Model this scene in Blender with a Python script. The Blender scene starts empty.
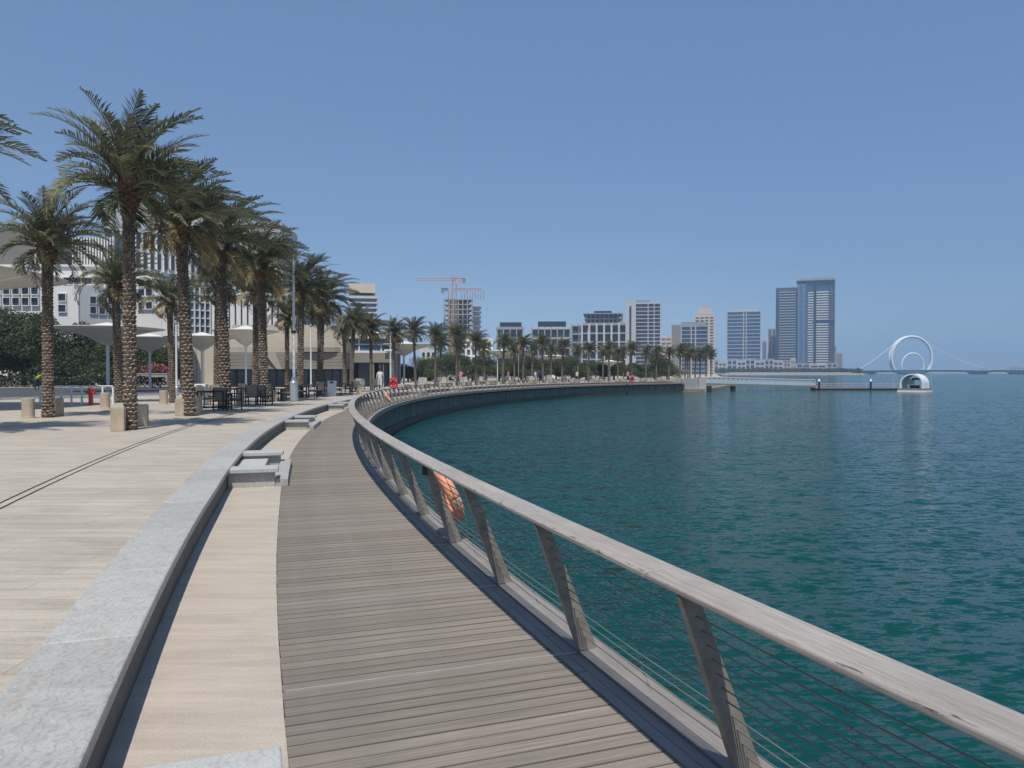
import bpy, math, random
from mathutils import Vector, Matrix
random.seed(11)
R = math.radians
PI = math.pi
C = bpy.context.scene.collection

# ---------------------------------------------------------------- measures taken from the view
FOC, HY, EYE = 770.0, 372.5, 1.70
CX, CY, RAD = 108.85, 43.5, 115.0        # centre and radius of the curved quay edge
ZP, ZW = 0.28, -1.5                      # plaza level, water level
def X(px, d): return (px - 512.0) * d / FOC
def Z(py, d): return EYE + (HY - py) * d / FOC
def D(py, z=ZP): return (EYE - z) * FOC / (py - HY)
def pol(r, deg, z=0.0):
    a = R(deg); return Vector((CX - r * math.cos(a), CY + r * math.sin(a), z))
def warp(deg):                           # the inland edges drift outwards a little near the viewer
    d_ = max(deg, -26.0)
    return (.016 * min(7.0, -10 - d_) if d_ < -10 else 0.0) + (.05 * (-17 - d_) if d_ < -17 else 0.0)
def polw(r, deg, z=0.0): return pol(r + warp(deg), deg, z)
def on_arc(px, r):                       # where the line of sight of column px meets the arc of radius r
    k = (px - 512.0) / FOC
    a = 1 + k * k; b = -2 * (k * CX + CY); c = CX * CX + CY * CY - r * r
    disc = b * b - 4 * a * c
    t1 = (-b - math.sqrt(disc)) / (2 * a); t2 = (-b + math.sqrt(disc)) / (2 * a)
    t = t1 if t1 > 0 and (CX - k * t1) > 0 else t2
    return k * t, t
def on_arc_far(px, r):
    k = (px - 512.0) / FOC
    a = 1 + k * k; b = -2 * (k * CX + CY); c = CX * CX + CY * CY - r * r
    t = (-b + math.sqrt(b * b - 4 * a * c)) / (2 * a)
    return k * t, t
def ang(x, y): return math.degrees(math.atan2(y - CY, CX - x))

# ---------------------------------------------------------------- materials
def new_mat(name):
    m = bpy.data.materials.new(name); m.use_nodes = True
    nt = m.node_tree; b = nt.nodes['Principled BSDF']
    return m, nt, b
def ramp(nt, fac, stops):
    r = nt.nodes.new('ShaderNodeValToRGB'); nt.links.new(fac, r.inputs[0])
    e = r.color_ramp.elements
    e[0].position, e[0].color = stops[0][0], (*stops[0][1], 1)
    e[1].position, e[1].color = stops[-1][0], (*stops[-1][1], 1)
    for p, c in stops[1:-1]:
        n = e.new(p); n.color = (*c, 1)
    return r.outputs[0]
def noise(nt, vec, scale, detail=4, rough=0.6, dist=0.0):
    n = nt.nodes.new('ShaderNodeTexNoise'); n.inputs['Scale'].default_value = scale
    n.inputs['Detail'].default_value = detail; n.inputs['Roughness'].default_value = rough
    n.inputs['Distortion'].default_value = dist
    if vec is not None: nt.links.new(vec, n.inputs['Vector'])
    return n.outputs['Fac']
def coords(nt, kind='Object', scale=(1, 1, 1), rotz=0):
    t = nt.nodes.new('ShaderNodeTexCoord'); mp = nt.nodes.new('ShaderNodeMapping')
    mp.inputs['Scale'].default_value = scale; mp.inputs['Rotation'].default_value = (0, 0, rotz)
    nt.links.new(t.outputs[kind], mp.inputs['Vector']); return mp.outputs['Vector']
def mixc(nt, fac, a, b, mode='MIX'):
    m = nt.nodes.new('ShaderNodeMix'); m.data_type = 'RGBA'; m.blend_type = mode
    for sock, v in ((m.inputs[0], fac), (m.inputs[6], a), (m.inputs[7], b)):
        if hasattr(v, 'is_output'): nt.links.new(v, sock)
        elif isinstance(v, tuple): sock.default_value = (*v, 1)
        else: sock.default_value = v
    return m.outputs[2]
def math_n(nt, op, a, b=0.0, c=0.0):
    m = nt.nodes.new('ShaderNodeMath'); m.operation = op
    for i, v in enumerate((a, b, c)):
        if hasattr(v, 'is_output'): nt.links.new(v, m.inputs[i])
        else: m.inputs[i].default_value = v
    return m.outputs[0]
def bump(nt, b, h, strength=0.3, dist=0.01):
    n = nt.nodes.new('ShaderNodeBump'); n.inputs['Strength'].default_value = strength
    n.inputs['Distance'].default_value = dist
    nt.links.new(h, n.inputs['Height']); nt.links.new(n.outputs[0], b.inputs['Normal'])
def simple(name, col, rough=0.6, metal=0.0, var=0.18, scale=3.0, bmp=0.0, kind='Object', sc=(1, 1, 1), island=0.0):
    m, nt, b = new_mat(name)
    v = coords(nt, kind, sc)
    f = noise(nt, v, scale, 5)
    lo = tuple(c * (1 - var) for c in col); hi = tuple(min(1, c * (1 + var)) for c in col)
    c = ramp(nt, f, [(0.3, lo), (0.7, hi)])
    if island:
        g = nt.nodes.new('ShaderNodeNewGeometry')
        k = math_n(nt, 'MULTIPLY_ADD', g.outputs['Random Per Island'], island * 2, 1 - island)
        hv = nt.nodes.new('ShaderNodeHueSaturation'); nt.links.new(c, hv.inputs['Color']); nt.links.new(k, hv.inputs['Value'])
        c = hv.outputs[0]
    nt.links.new(c, b.inputs['Base Color'])
    b.inputs['Roughness'].default_value = rough; b.inputs['Metallic'].default_value = metal
    if bmp: bump(nt, b, noise(nt, v, scale * 6, 4), bmp, 0.01)
    return m

def paving(name, lo, hi, dark, joints=True, streak=.75):
    m, nt, b = new_mat(name)
    v1 = coords(nt, 'Object', (0.9, 6.5, 1), .04); v2 = coords(nt, 'Object', (1.6, 22, 1), -.03); v3 = coords(nt, 'Object'); v4 = coords(nt, 'Object', (.22, 1.1, 1), .05)
    f1 = noise(nt, v1, 1.0, 7, 0.62, 0.5); f2 = noise(nt, v2, 1.0, 5, 0.65, 0.3); f3 = noise(nt, v4, 1.0, 4)
    f4 = noise(nt, v3, 70, 3); f5 = noise(nt, v3, 1.4, 7, .65, .6)
    c = ramp(nt, f2, [(0.28, lo), (0.68, hi)])
    c = mixc(nt, math_n(nt, 'MULTIPLY', ramp(nt, f1, [(0.46, (0, 0, 0)), (0.62, (1, 1, 1))]), streak), c, dark)
    c = mixc(nt, math_n(nt, 'MULTIPLY', ramp(nt, f3, [(0.4, (0, 0, 0)), (0.65, (1, 1, 1))]), 0.3), c, dark)
    c = mixc(nt, math_n(nt, 'MULTIPLY', ramp(nt, f5, [(0.46, (0, 0, 0)), (0.68, (1, 1, 1))]), 0.38), c, tuple(x * .85 for x in dark))
    c = mixc(nt, 0.3, c, ramp(nt, f4, [(0.3, tuple(x * 0.6 for x in lo)), (0.7, hi)]))
    if joints:
        br = nt.nodes.new('ShaderNodeTexBrick'); nt.links.new(v3, br.inputs['Vector'])
        br.inputs['Scale'].default_value = 1.0; br.inputs['Mortar Size'].default_value = 0.004
        br.inputs['Brick Width'].default_value = 1.6; br.inputs['Row Height'].default_value = 0.2
        br.inputs['Color1'].default_value = (1, 1, 1, 1); br.inputs['Color2'].default_value = (0.90, 0.90, 0.90, 1)
        br.inputs['Mortar'].default_value = (0.60, 0.57, 0.54, 1)
        c = mixc(nt, 0.8, c, br.outputs['Color'], 'MULTIPLY')
    nt.links.new(c, b.inputs['Base Color']); b.inputs['Roughness'].default_value = 0.75
    bump(nt, b, f2, 0.25, 0.01)
    return m
def wood(name, lo, hi, island=0.18, us=0.8, vs=60.0, specks=False):
    m, nt, b = new_mat(name)
    v = coords(nt, 'UV', (us, vs, 1)); v2 = coords(nt, 'UV', (us * 4, vs * 3, 1)); v3 = coords(nt, 'UV')
    g = nt.nodes.new('ShaderNodeNewGeometry')
    ad = nt.nodes.new('ShaderNodeVectorMath'); ad.operation = 'ADD'
    cb = nt.nodes.new('ShaderNodeCombineXYZ'); nt.links.new(math_n(nt, 'MULTIPLY', g.outputs['Random Per Island'], 90.0), cb.inputs[2])
    nt.links.new(v, ad.inputs[0]); nt.links.new(cb.outputs[0], ad.inputs[1])
    f = noise(nt, ad.outputs[0], 1.0, 5, 0.65); f2 = noise(nt, v2, 1.0, 3); f3 = noise(nt, v3, 1.3, 4)
    c = ramp(nt, f, [(0.3, lo), (0.72, hi)])
    c = mixc(nt, 0.3, c, ramp(nt, f2, [(0.35, tuple(x * 0.55 for x in lo)), (0.6, hi)]))
    c = mixc(nt, math_n(nt, 'MULTIPLY', ramp(nt, f3, [(0.42, (0, 0, 0)), (0.7, (1, 1, 1))]), 0.5), c, tuple(x * 0.75 for x in lo))
    if specks:
        fs_ = noise(nt, coords(nt, 'UV', (9, 38, 1)), 1.0, 4, .7); fp = noise(nt, coords(nt, 'UV', (.9, 2.5, 1)), 1.0, 3)
        tu = nt.nodes.new('ShaderNodeTexCoord'); sx_ = nt.nodes.new('ShaderNodeSeparateXYZ'); nt.links.new(tu.outputs['UV'], sx_.inputs[0])
        near = math_n(nt, 'LESS_THAN', math_n(nt, 'ABSOLUTE', math_n(nt, 'SUBTRACT', sx_.outputs[1], .210)), .016)
        far_ = math_n(nt, 'LESS_THAN', math_n(nt, 'ABSOLUTE', math_n(nt, 'SUBTRACT', sx_.outputs[1], .25)), .05)
        sp = math_n(nt, 'MULTIPLY', ramp(nt, fs_, [(0.56, (0, 0, 0)), (0.62, (1, 1, 1))]), ramp(nt, fp, [(0.46, (0, 0, 0)), (0.56, (1, 1, 1))]))
        sp = math_n(nt, 'MULTIPLY', sp, math_n(nt, 'MULTIPLY_ADD', far_, .18, math_n(nt, 'MULTIPLY', near, .8)))
        c = mixc(nt, sp, c, (.06, .045, .035))
        fr = noise(nt, coords(nt, 'UV', (.8, 6, 1)), 1.0, 4, .6)
        c = mixc(nt, math_n(nt, 'MULTIPLY', ramp(nt, fr, [(0.5, (0, 0, 0)), (0.7, (1, 1, 1))]), .4), c, (.30, .225, .185))
    k = math_n(nt, 'MULTIPLY_ADD', g.outputs['Random Per Island'], island * 2, 1 - island)
    hv = nt.nodes.new('ShaderNodeHueSaturation'); nt.links.new(c, hv.inputs['Color']); nt.links.new(k, hv.inputs['Value'])
    nt.links.new(hv.outputs[0], b.inputs['Base Color']); b.inputs['Roughness'].default_value = 0.8
    bump(nt, b, f, 0.35, 0.006)
    return m
def granite(name, lo, mid, hi, sc=1.0):
    m, nt, b = new_mat(name)
    v = coords(nt, 'Object', (sc, sc, sc))
    g = nt.nodes.new('ShaderNodeNewGeometry'); ad = nt.nodes.new('ShaderNodeVectorMath'); ad.operation = 'ADD'
    cb = nt.nodes.new('ShaderNodeCombineXYZ'); nt.links.new(math_n(nt, 'MULTIPLY', g.outputs['Random Per Island'], 40.0), cb.inputs[2])
    nt.links.new(v, ad.inputs[0]); nt.links.new(cb.outputs[0], ad.inputs[1]); v = ad.outputs[0]
    w = nt.nodes.new('ShaderNodeTexWave'); nt.links.new(v, w.inputs['Vector'])
    w.inputs['Scale'].default_value = 5.5; w.inputs['Distortion'].default_value = 19.0
    w.inputs['Detail'].default_value = 3.0; w.inputs['Detail Scale'].default_value = 1.1; w.inputs['Detail Roughness'].default_value = 0.62
    f = noise(nt, v, 80, 4, 0.7); f2 = noise(nt, v, 2.0, 4, 0.6, 2.0)
    c = ramp(nt, w.outputs['Fac'], [(0.0, lo), (0.10, mid), (0.5, hi), (0.93, hi), (1.0, mid)])
    c = mixc(nt, 0.28, c, ramp(nt, f, [(0.38, lo), (0.5, mid), (0.62, hi)]))
    f3 = noise(nt, v, 7.0, 5, .7, 1.0); c = mixc(nt, 0.55, c, ramp(nt, f3, [(0.35, mid), (0.65, hi)]))
    hv = nt.nodes.new('ShaderNodeHueSaturation'); nt.links.new(c, hv.inputs['Color']); nt.links.new(math_n(nt, 'MULTIPLY_ADD', g.outputs['Random Per Island'], .16, .92), hv.inputs['Value']); c = hv.outputs[0]
    c = mixc(nt, math_n(nt, 'MULTIPLY', ramp(nt, f2, [(0.6, (0, 0, 0)), (0.72, (1, 1, 1))]), 0.22), c, (0.34, 0.27, 0.17))
    nt.links.new(c, b.inputs['Base Color']); b.inputs['Roughness'].default_value = 0.55
    bump(nt, b, f, 0.15, 0.004)
    return m
def water_mat():
    m, nt, b = new_mat('sea_water')
    t = nt.nodes.new('ShaderNodeTexCoord')
    def mp(scale, rot):
        n = nt.nodes.new('ShaderNodeMapping'); n.inputs['Scale'].default_value = scale; n.inputs['Rotation'].default_value = (0, 0, rot)
        nt.links.new(t.outputs['Object'], n.inputs['Vector']); return n.outputs[0]
    acc = None
    for scale, rot, det, kx, ky in (((.14, .40, 1), .25, 2, .08, .20), ((.8, 2.2, 1), -.2, 2, .42, .80), ((3.0, 8.0, 1), .12, 3, .80, 1.7), ((10, 24, 1), -.1, 2, .55, 1.0)):
        n = nt.nodes.new('ShaderNodeTexNoise'); n.inputs['Scale'].default_value = 1; n.inputs['Detail'].default_value = det; n.inputs['Distortion'].default_value = .5
        nt.links.new(mp(scale, rot), n.inputs['Vector'])
        sub = nt.nodes.new('ShaderNodeVectorMath'); sub.operation = 'SUBTRACT'; nt.links.new(n.outputs['Color'], sub.inputs[0]); sub.inputs[1].default_value = (.5, .5, .5)
        mul = nt.nodes.new('ShaderNodeVectorMath'); mul.operation = 'MULTIPLY'; nt.links.new(sub.outputs[0], mul.inputs[0]); mul.inputs[1].default_value = (kx, ky, 0)
        if acc is None: acc = mul.outputs[0]
        else:
            ad = nt.nodes.new('ShaderNodeVectorMath'); ad.operation = 'ADD'; nt.links.new(acc, ad.inputs[0]); nt.links.new(mul.outputs[0], ad.inputs[1]); acc = ad.outputs[0]
    gust = noise(nt, mp((.012, .03, 1), .2), 1.0, 4, .6)
    gm = nt.nodes.new('ShaderNodeVectorMath'); gm.operation = 'SCALE'; nt.links.new(acc, gm.inputs[0]); nt.links.new(math_n(nt, 'MULTIPLY_ADD', gust, .8, .75), gm.inputs['Scale'])
    ad = nt.nodes.new('ShaderNodeVectorMath'); ad.operation = 'ADD'; nt.links.new(gm.outputs[0], ad.inputs[0]); ad.inputs[1].default_value = (0, 0, 1)
    no = nt.nodes.new('ShaderNodeVectorMath'); no.operation = 'NORMALIZE'; nt.links.new(ad.outputs[0], no.inputs[0]); nt.links.new(no.outputs[0], b.inputs['Normal'])
    f = noise(nt, mp((0.015, 0.03, 1), 0.3), 1.0, 4)
    nt.links.new(ramp(nt, f, [(0.35, (0.002, 0.041, 0.037)), (0.7, (0.003, 0.052, 0.049))]), b.inputs['Base Color'])
    b.inputs['Roughness'].default_value = 0.1; b.inputs['IOR'].default_value = 1.33; b.inputs['Specular IOR Level'].default_value = .22
    return m
def glass_mat(name, col, rough=0.12, scale=0.4):
    m, nt, b = new_mat(name)
    v = coords(nt, 'Object')
    f = noise(nt, v, scale, 3)
    nt.links.new(ramp(nt, f, [(0.35, tuple(c * 0.75 for c in col)), (0.65, tuple(c * 1.25 for c in col))]), b.inputs['Base Color'])
    b.inputs['Roughness'].default_value = rough; b.inputs['IOR'].default_value = 1.5
    b.inputs['Specular IOR Level'].default_value = 0.8
    return m
def leaf_mat(name, col, col2, trans=0.25, rough=.5):
    m, nt, b = new_mat(name)
    g = nt.nodes.new('ShaderNodeNewGeometry')
    c = ramp(nt, g.outputs['Random Per Island'], [(0.0, col), (1.0, col2)])
    nt.links.new(c, b.inputs['Base Color']); b.inputs['Roughness'].default_value = rough; b.inputs['Specular IOR Level'].default_value = .25
    tr = nt.nodes.new('ShaderNodeBsdfTranslucent'); nt.links.new(c, tr.inputs['Color'])
    mx = nt.nodes.new('ShaderNodeMixShader'); mx.inputs[0].default_value = trans
    out = nt.nodes['Material Output']
    nt.links.new(b.outputs[0], mx.inputs[1]); nt.links.new(tr.outputs[0], mx.inputs[2]); nt.links.new(mx.outputs[0], out.inputs['Surface'])
    return m

M = {}
M['plaza'] = paving('plaza_stone', (0.42, 0.36, 0.285), (0.55, 0.49, 0.405), (0.27, 0.24, 0.20), True, .6)
M['strip'] = paving('beige_strip_stone', (0.42, 0.355, 0.285), (0.52, 0.455, 0.375), (0.31, 0.27, 0.225), False, .5)
M['deck'] = wood('weathered_decking', (0.150, 0.125, 0.099), (0.290, 0.250, 0.205), .11)
M['ledge'] = wood('weathered_ledge', (0.20, 0.18, 0.165), (0.30, 0.275, 0.255), 0.1, 0.8, 45)
M['cap'] = wood('weathered_handrail', (0.24, 0.215, 0.195), (0.43, 0.395, 0.36), 0.05, 1.5, 55, True)
M['granite'] = granite('veined_granite', (0.185, 0.182, 0.172), (0.31, 0.302, 0.28), (0.455, 0.443, 0.41))
M['granite_pale'] = granite('pale_granite', (0.22, 0.23, 0.225), (0.38, 0.385, 0.37), (0.50, 0.50, 0.475), 1.6)
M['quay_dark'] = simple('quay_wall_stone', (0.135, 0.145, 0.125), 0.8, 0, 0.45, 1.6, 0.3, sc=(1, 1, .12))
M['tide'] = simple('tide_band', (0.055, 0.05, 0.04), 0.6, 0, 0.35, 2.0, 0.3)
M['quay_light'] = simple('quay_pale_stone', (0.36, 0.36, 0.345), 0.8, 0, 0.12, 0.6, 0.2)
M['quay_tan'] = simple('quay_wet_stone', (0.30, 0.25, 0.17), 0.8, 0, 0.2, 0.8, 0.2)
M['steel'] = simple('brushed_steel', (0.40, 0.39, 0.37), 0.5, 0.3, 0.1, 8)
M['cable'] = simple('steel_cable', (0.17, 0.165, 0.155), 0.5, 0.2, 0.1, 8)
M['post'] = simple('bronze_post', (0.25, 0.222, 0.185), 0.55, 0.15, 0.25, 9, 0.15)
M['riser'] = simple('shaded_riser_stone', (0.085, 0.085, 0.08), 0.7, 0, 0.2, 4, 0.2)  # dark stone; the shade below the coping is put into it too
M['far_white'] = simple('pale_facade', (0.40, 0.40, 0.395), 0.8, 0, 0.06, 0.1)
M['far_grey'] = simple('grey_facade', (0.25, 0.26, 0.27), 0.8, 0, 0.08, 0.1)
M['stub_shaded'] = simple('palm_stub_shaded_face', (0.12, 0.092, 0.07), 0.95, 0, 0.25, 9, 0.3, island=0.3)  # stub faces; shade under the lips is put into the darker brown
M['dark_gap'] = simple('dark_void', (0.02, 0.02, 0.02), 0.9)
M['asphalt'] = simple('asphalt', (0.055, 0.058, 0.062), 0.85, 0, 0.2, 3, 0.2)
M['ground'] = simple('sandy_ground', (0.33, 0.29, 0.225), 0.9, 0, 0.15, 0.3)
M['sand'] = simple('beach_sand', (0.50, 0.43, 0.33), 0.9, 0, 0.1, 0.02)
M['kerb'] = simple('kerb_stone', (0.42, 0.41, 0.385), 0.8, 0, 0.1, 2)
M['white_wall'] = simple('white_render', (0.66, 0.64, 0.61), 0.8, 0, 0.04, 0.3)
M['grey_wall'] = simple('grey_panel', (0.45, 0.455, 0.46), 0.8, 0, 0.06, 0.3)
M['brown_wall'] = simple('brown_louvre', (0.16, 0.15, 0.135), 0.8, 0, 0.1, 0.3)
M['cream_wall'] = simple('cream_stone', (0.50, 0.44, 0.355), 0.8, 0, 0.07, 0.5)
M['stone_wall'] = simple('beige_stone_cladding', (0.42, 0.365, 0.295), 0.8, 0, 0.1, 0.8, 0.2)
M['dark_stone'] = simple('grey_beige_cladding', (0.22, 0.20, 0.17), 0.8, 0, 0.1, 0.8)
M['glass'] = glass_mat('dark_blue_glass', (0.012, 0.022, 0.045))
M['glass_blue'] = glass_mat('sky_blue_glass', (0.07, 0.13, 0.22), 0.2)
M['glass_mid'] = glass_mat('grey_blue_glass', (0.05, 0.075, 0.11), 0.25, 0.08)
M['concrete'] = simple('raw_concrete', (0.30, 0.28, 0.26), 0.9, 0, 0.15, 0.2)
M['canopy'] = simple('canopy_fabric', (0.62, 0.61, 0.56), 0.7, 0, 0.04, 0.6)
M['white_metal'] = simple('white_painted_metal', (0.68, 0.70, 0.70), 0.4, 0, 0.05, 5)
M['grey_metal'] = simple('grey_painted_metal', (0.36, 0.40, 0.42), 0.4, 0.2, 0.08, 5)
M['dark_metal'] = simple('dark_frame', (0.025, 0.023, 0.022), 0.5, 0.2, 0.1, 5)
M['cushion'] = simple('olive_woven_fabric', (0.24, 0.225, 0.18), 0.9, 0, 0.15, 14)
M['bollard'] = simple('bollard_stone', (0.42, 0.345, 0.25), 0.85, 0, 0.22, 4, 0.25, sc=(1, 1, 0.5))
M['red'] = simple('red_paint', (0.45, 0.02, 0.025), 0.45, 0, 0.1, 5)
M['orange'] = simple('faded_orange_plastic', (0.78, 0.31, 0.17), 0.5, 0, 0.15, 7)
M['tape'] = simple('reflective_tape', (0.66, 0.40, 0.30), 0.5, 0, 0.1, 9)
M['rope'] = simple('pale_rope', (0.52, 0.50, 0.45), 0.8, 0, 0.15, 30)
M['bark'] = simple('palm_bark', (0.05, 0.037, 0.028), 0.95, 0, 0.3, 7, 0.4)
M['scale'] = simple('palm_leaf_base_lit', (0.235, 0.18, 0.13), 0.9, 0, 0.2, 9, 0.3, island=0.3)  # upper lips of the stubs, sunlight painted as a paler brown
M['boot'] = simple('palm_red_boot', (0.14, 0.075, 0.045), 0.95, 0, 0.3, 9, 0.3, island=0.35)
M['frond'] = leaf_mat('palm_frond', (0.060, 0.075, 0.042), (0.22, 0.22, 0.13), 0.25)
M['frond_old'] = leaf_mat('palm_frond_dry', (0.22, 0.175, 0.08), (0.36, 0.29, 0.15), 0.2)
M['rachis'] = simple('palm_rachis', (0.16, 0.165, 0.085), 0.6, 0, 0.15, 4)
M['wood_trunk'] = simple('tree_bark', (0.11, 0.085, 0.06), 0.9, 0, 0.25, 5, 0.4)
M['leaf'] = leaf_mat('tree_leaf', (0.045, 0.062, 0.028), (0.125, 0.145, 0.068), 0.28, .85)
M['hedge'] = leaf_mat('hedge_leaf', (0.02, 0.032, 0.015), (0.05, 0.07, 0.03), 0.15)
M['flower'] = leaf_mat('pink_flower', (0.42, 0.10, 0.13), (0.5, 0.24, 0.22), 0.2)
M['panel'] = simple('pale_blue_panel', (0.42, 0.50, 0.54), 0.5, 0, 0.08, 1)
M['water'] = water_mat()
M['skin'] = simple('skin', (0.33, 0.19, 0.13), 0.6, 0, 0.05, 9)
M['hair'] = simple('dark_hair', (0.02, 0.016, 0.013), 0.7)
M['yellow'] = simple('fluorescent_vest', (0.60, 0.72, 0.06), 0.7, 0, 0.05, 9)
M['navy'] = simple('navy_cloth', (0.02, 0.035, 0.10), 0.8, 0, 0.1, 9)
M['blue_cloth'] = simple('blue_cloth', (0.03, 0.09, 0.30), 0.8, 0, 0.1, 9)
M['white_cloth'] = simple('white_cloth', (0.66, 0.65, 0.62), 0.8, 0, 0.05, 9)
M['pink_cloth'] = simple('pink_cloth', (0.55, 0.22, 0.25), 0.8, 0, 0.1, 9)
M['black_cloth'] = simple('black_cloth', (0.02, 0.02, 0.022), 0.8, 0, 0.1, 9)
M['crane'] = simple('crane_paint', (0.45, 0.32, 0.24), 0.6, 0, 0.1, 1)
M['crane_blue'] = simple('crane_dark_paint', (0.06, 0.08, 0.12), 0.6, 0, 0.1, 1)
M['car_white'] = simple('white_car_paint', (0.72, 0.72, 0.71), 0.25, 0, 0.03, 1)
M['car_silver'] = simple('silver_car_paint', (0.35, 0.36, 0.37), 0.3, 0.5, 0.05, 1)
M['car_dark'] = simple('dark_car_paint', (0.03, 0.035, 0.045), 0.25, 0.1, 0.05, 1)
M['tyre'] = simple('tyre_rubber', (0.02, 0.02, 0.02), 0.9)
M['ring_white'] = simple('white_bridge_steel', (0.78, 0.79, 0.80), 0.5, 0, 0.02, 0.05)
M['bridge'] = simple('bridge_concrete', (0.09, 0.10, 0.115), 0.8, 0, 0.1, 0.05)
M['pontoon'] = simple('pontoon_deck', (0.23, 0.185, 0.155), 0.8, 0, 0.15, 1.5)

# ---------------------------------------------------------------- mesh builder
class MB:
    def __init__(s): s.v = []; s.f = []; s.m = []; s.uv = {}; s.T = None
    def add(s, vs, fs, mi=0, uvs=None):
        b = len(s.v)
        for p in vs:
            p = Vector(p); s.v.append(tuple(s.T @ p) if s.T else tuple(p))
        for k, f in enumerate(fs):
            if uvs: s.uv[len(s.f)] = uvs[k]
            s.f.append([b + i for i in f]); s.m.append(mi)
    def box(s, x0, x1, y0, y1, z0, z1, mi=0):
        s.add([(x0, y0, z0), (x1, y0, z0), (x1, y1, z0), (x0, y1, z0), (x0, y0, z1), (x1, y0, z1), (x1, y1, z1), (x0, y1, z1)],
              [(3, 2, 1, 0), (4, 5, 6, 7), (0, 1, 5, 4), (1, 2, 6, 5), (2, 3, 7, 6), (3, 0, 4, 7)], mi)
    def hexa(s, q0, q1, mi=0, uvs=None):     # two quads (lists of 4 points) joined
        s.add(list(q0) + list(q1), [(3, 2, 1, 0), (4, 5, 6, 7), (0, 1, 5, 4), (1, 2, 6, 5), (2, 3, 7, 6), (3, 0, 4, 7)], mi, uvs)
    def prism(s, poly, z0, z1, mi=0, mside=None):
        n = len(poly)
        a = sum(poly[i][0] * poly[(i + 1) % n][1] - poly[(i + 1) % n][0] * poly[i][1] for i in range(n))
        if a < 0: poly = poly[::-1]
        b = len(s.v); s.add([(p[0], p[1], z0) for p in poly] + [(p[0], p[1], z1) for p in poly], [])
        s.f.append([b + i for i in range(n)][::-1]); s.m.append(mi)
        s.f.append([b + n + i for i in range(n)]); s.m.append(mi)
        for i in range(n):
            j = (i + 1) % n
            s.f.append([b + i, b + j, b + n + j, b + n + i]); s.m.append(mi if mside is None else mside)
    def tube(s, pts, rad, n=6, mi=0, cap=True, closed=False):
        pts = [Vector(p) for p in pts]; L = len(pts)
        if not hasattr(rad, '__len__'): rad = [rad] * L
        vs = []; up = None
        for i, p in enumerate(pts):
            if closed: t = pts[(i + 1) % L] - pts[i - 1]
            else: t = pts[min(i + 1, L - 1)] - pts[max(i - 1, 0)]
            t.normalize()
            if up is None:
                up = Vector((0, 0, 1)) if abs(t.z) < 0.9 else Vector((1, 0, 0))
            a = t.cross(up).normalized(); b2 = a.cross(t); up = b2
            for k in range(n):
                w = 2 * PI * k / n
                vs.append(p + (a * math.cos(w) + b2 * math.sin(w)) * rad[i])
        fs = []
        for i in range(L if closed else L - 1):
            j = (i + 1) % L
            for k in range(n):
                k2 = (k + 1) % n
                fs.append((i * n + k, i * n + k2, j * n + k2, j * n + k))
        if cap and not closed:
            fs.append(tuple(range(n))[::-1]); fs.append(tuple((L - 1) * n + k for k in range(n)))
        s.add(vs, [f[::-1] for f in fs], mi)
    def lathe(s, prof, n=16, mi=0, x=0, y=0):
        vs = []; L = len(prof)
        for r, z in prof:
            for k in range(n):
                w = 2 * PI * k / n; vs.append((x + r * math.cos(w), y + r * math.sin(w), z))
        fs = []
        for i in range(L - 1):
            for k in range(n):
                k2 = (k + 1) % n; fs.append((i * n + k, i * n + k2, (i + 1) * n + k2, (i + 1) * n + k))
        fs.append(tuple(range(n))[::-1]); fs.append(tuple((L - 1) * n + k for k in range(n)))
        s.add(vs, fs, mi)
    def arc(s, r0, r1, z0, z1, a0, a1, n, mi=0, zt=None, w0=False, w1=False):
        """curved bar between radii r0<r1 and heights z0<z1; zt: top height at r1 if it slopes"""
        if zt is None: zt = z1
        b = len(s.v); vs = []
        for i in range(n + 1):
            a = a0 + (a1 - a0) * i / n
            pa, pb = (polw if w0 else pol), (polw if w1 else pol)
            vs += [pa(r0, a, z0), pb(r1, a, z0), pb(r1, a, zt), pa(r0, a, z1)]
        s.add(vs, [])
        def q(f, uv):
            s.uv[len(s.f)] = uv; s.f.append([b + k for k in f]); s.m.append(mi)
        w = r1 - r0; h = z1 - z0
        for i in range(n):
            o, p = 4 * i, 4 * i + 4
            u0 = R(a0 + (a1 - a0) * i / n) * r0; u1 = R(a0 + (a1 - a0) * (i + 1) / n) * r0
            for k, (va, vb) in enumerate(((0, w), (w, w + h), (w + h, 2 * w + h), (2 * w + h, 2 * w + 2 * h))):
                k2 = (k + 1) % 4
                q((o + k, o + k2, p + k2, p + k), [(u0, va), (u0, vb), (u1, vb), (u1, va)])
        q((3, 2, 1, 0), [(0, 0), (w, 0), (w, h), (0, h)])
        e = 4 * n; q((e, e + 1, e + 2, e + 3), [(0, 0), (w, 0), (w, h), (0, h)])
    def mesh(s, name, mats, smooth=False):
        me = bpy.data.meshes.new(name); me.from_pydata(s.v, [], s.f)
        mats = mats if isinstance(mats, (list, tuple)) else [mats]
        for m in mats: me.materials.append(M[m] if isinstance(m, str) else m)
        if len(mats) > 1: me.polygons.foreach_set('material_index', s.m)
        if s.uv:
            ul = me.uv_layers.new(name='UVMap')
            for fi, uv in s.uv.items():
                p = me.polygons[fi]
                for k, li in enumerate(p.loop_indices):
                    if k < len(uv): ul.data[li].uv = uv[k]
        if smooth: me.polygons.foreach_set('use_smooth', [True] * len(me.polygons))
        me.update(); return me
    def build(s, name, mats, parent=None, smooth=False, bevel=0):
        o = bpy.data.objects.new(name, s.mesh(name, mats, smooth)); C.objects.link(o)
        if parent is not None: o.parent = parent
        if bevel:
            bv = o.modifiers.new('bevel', 'BEVEL'); bv.width = bevel; bv.segments = 2; bv.limit_method = 'ANGLE'
        return o

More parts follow.
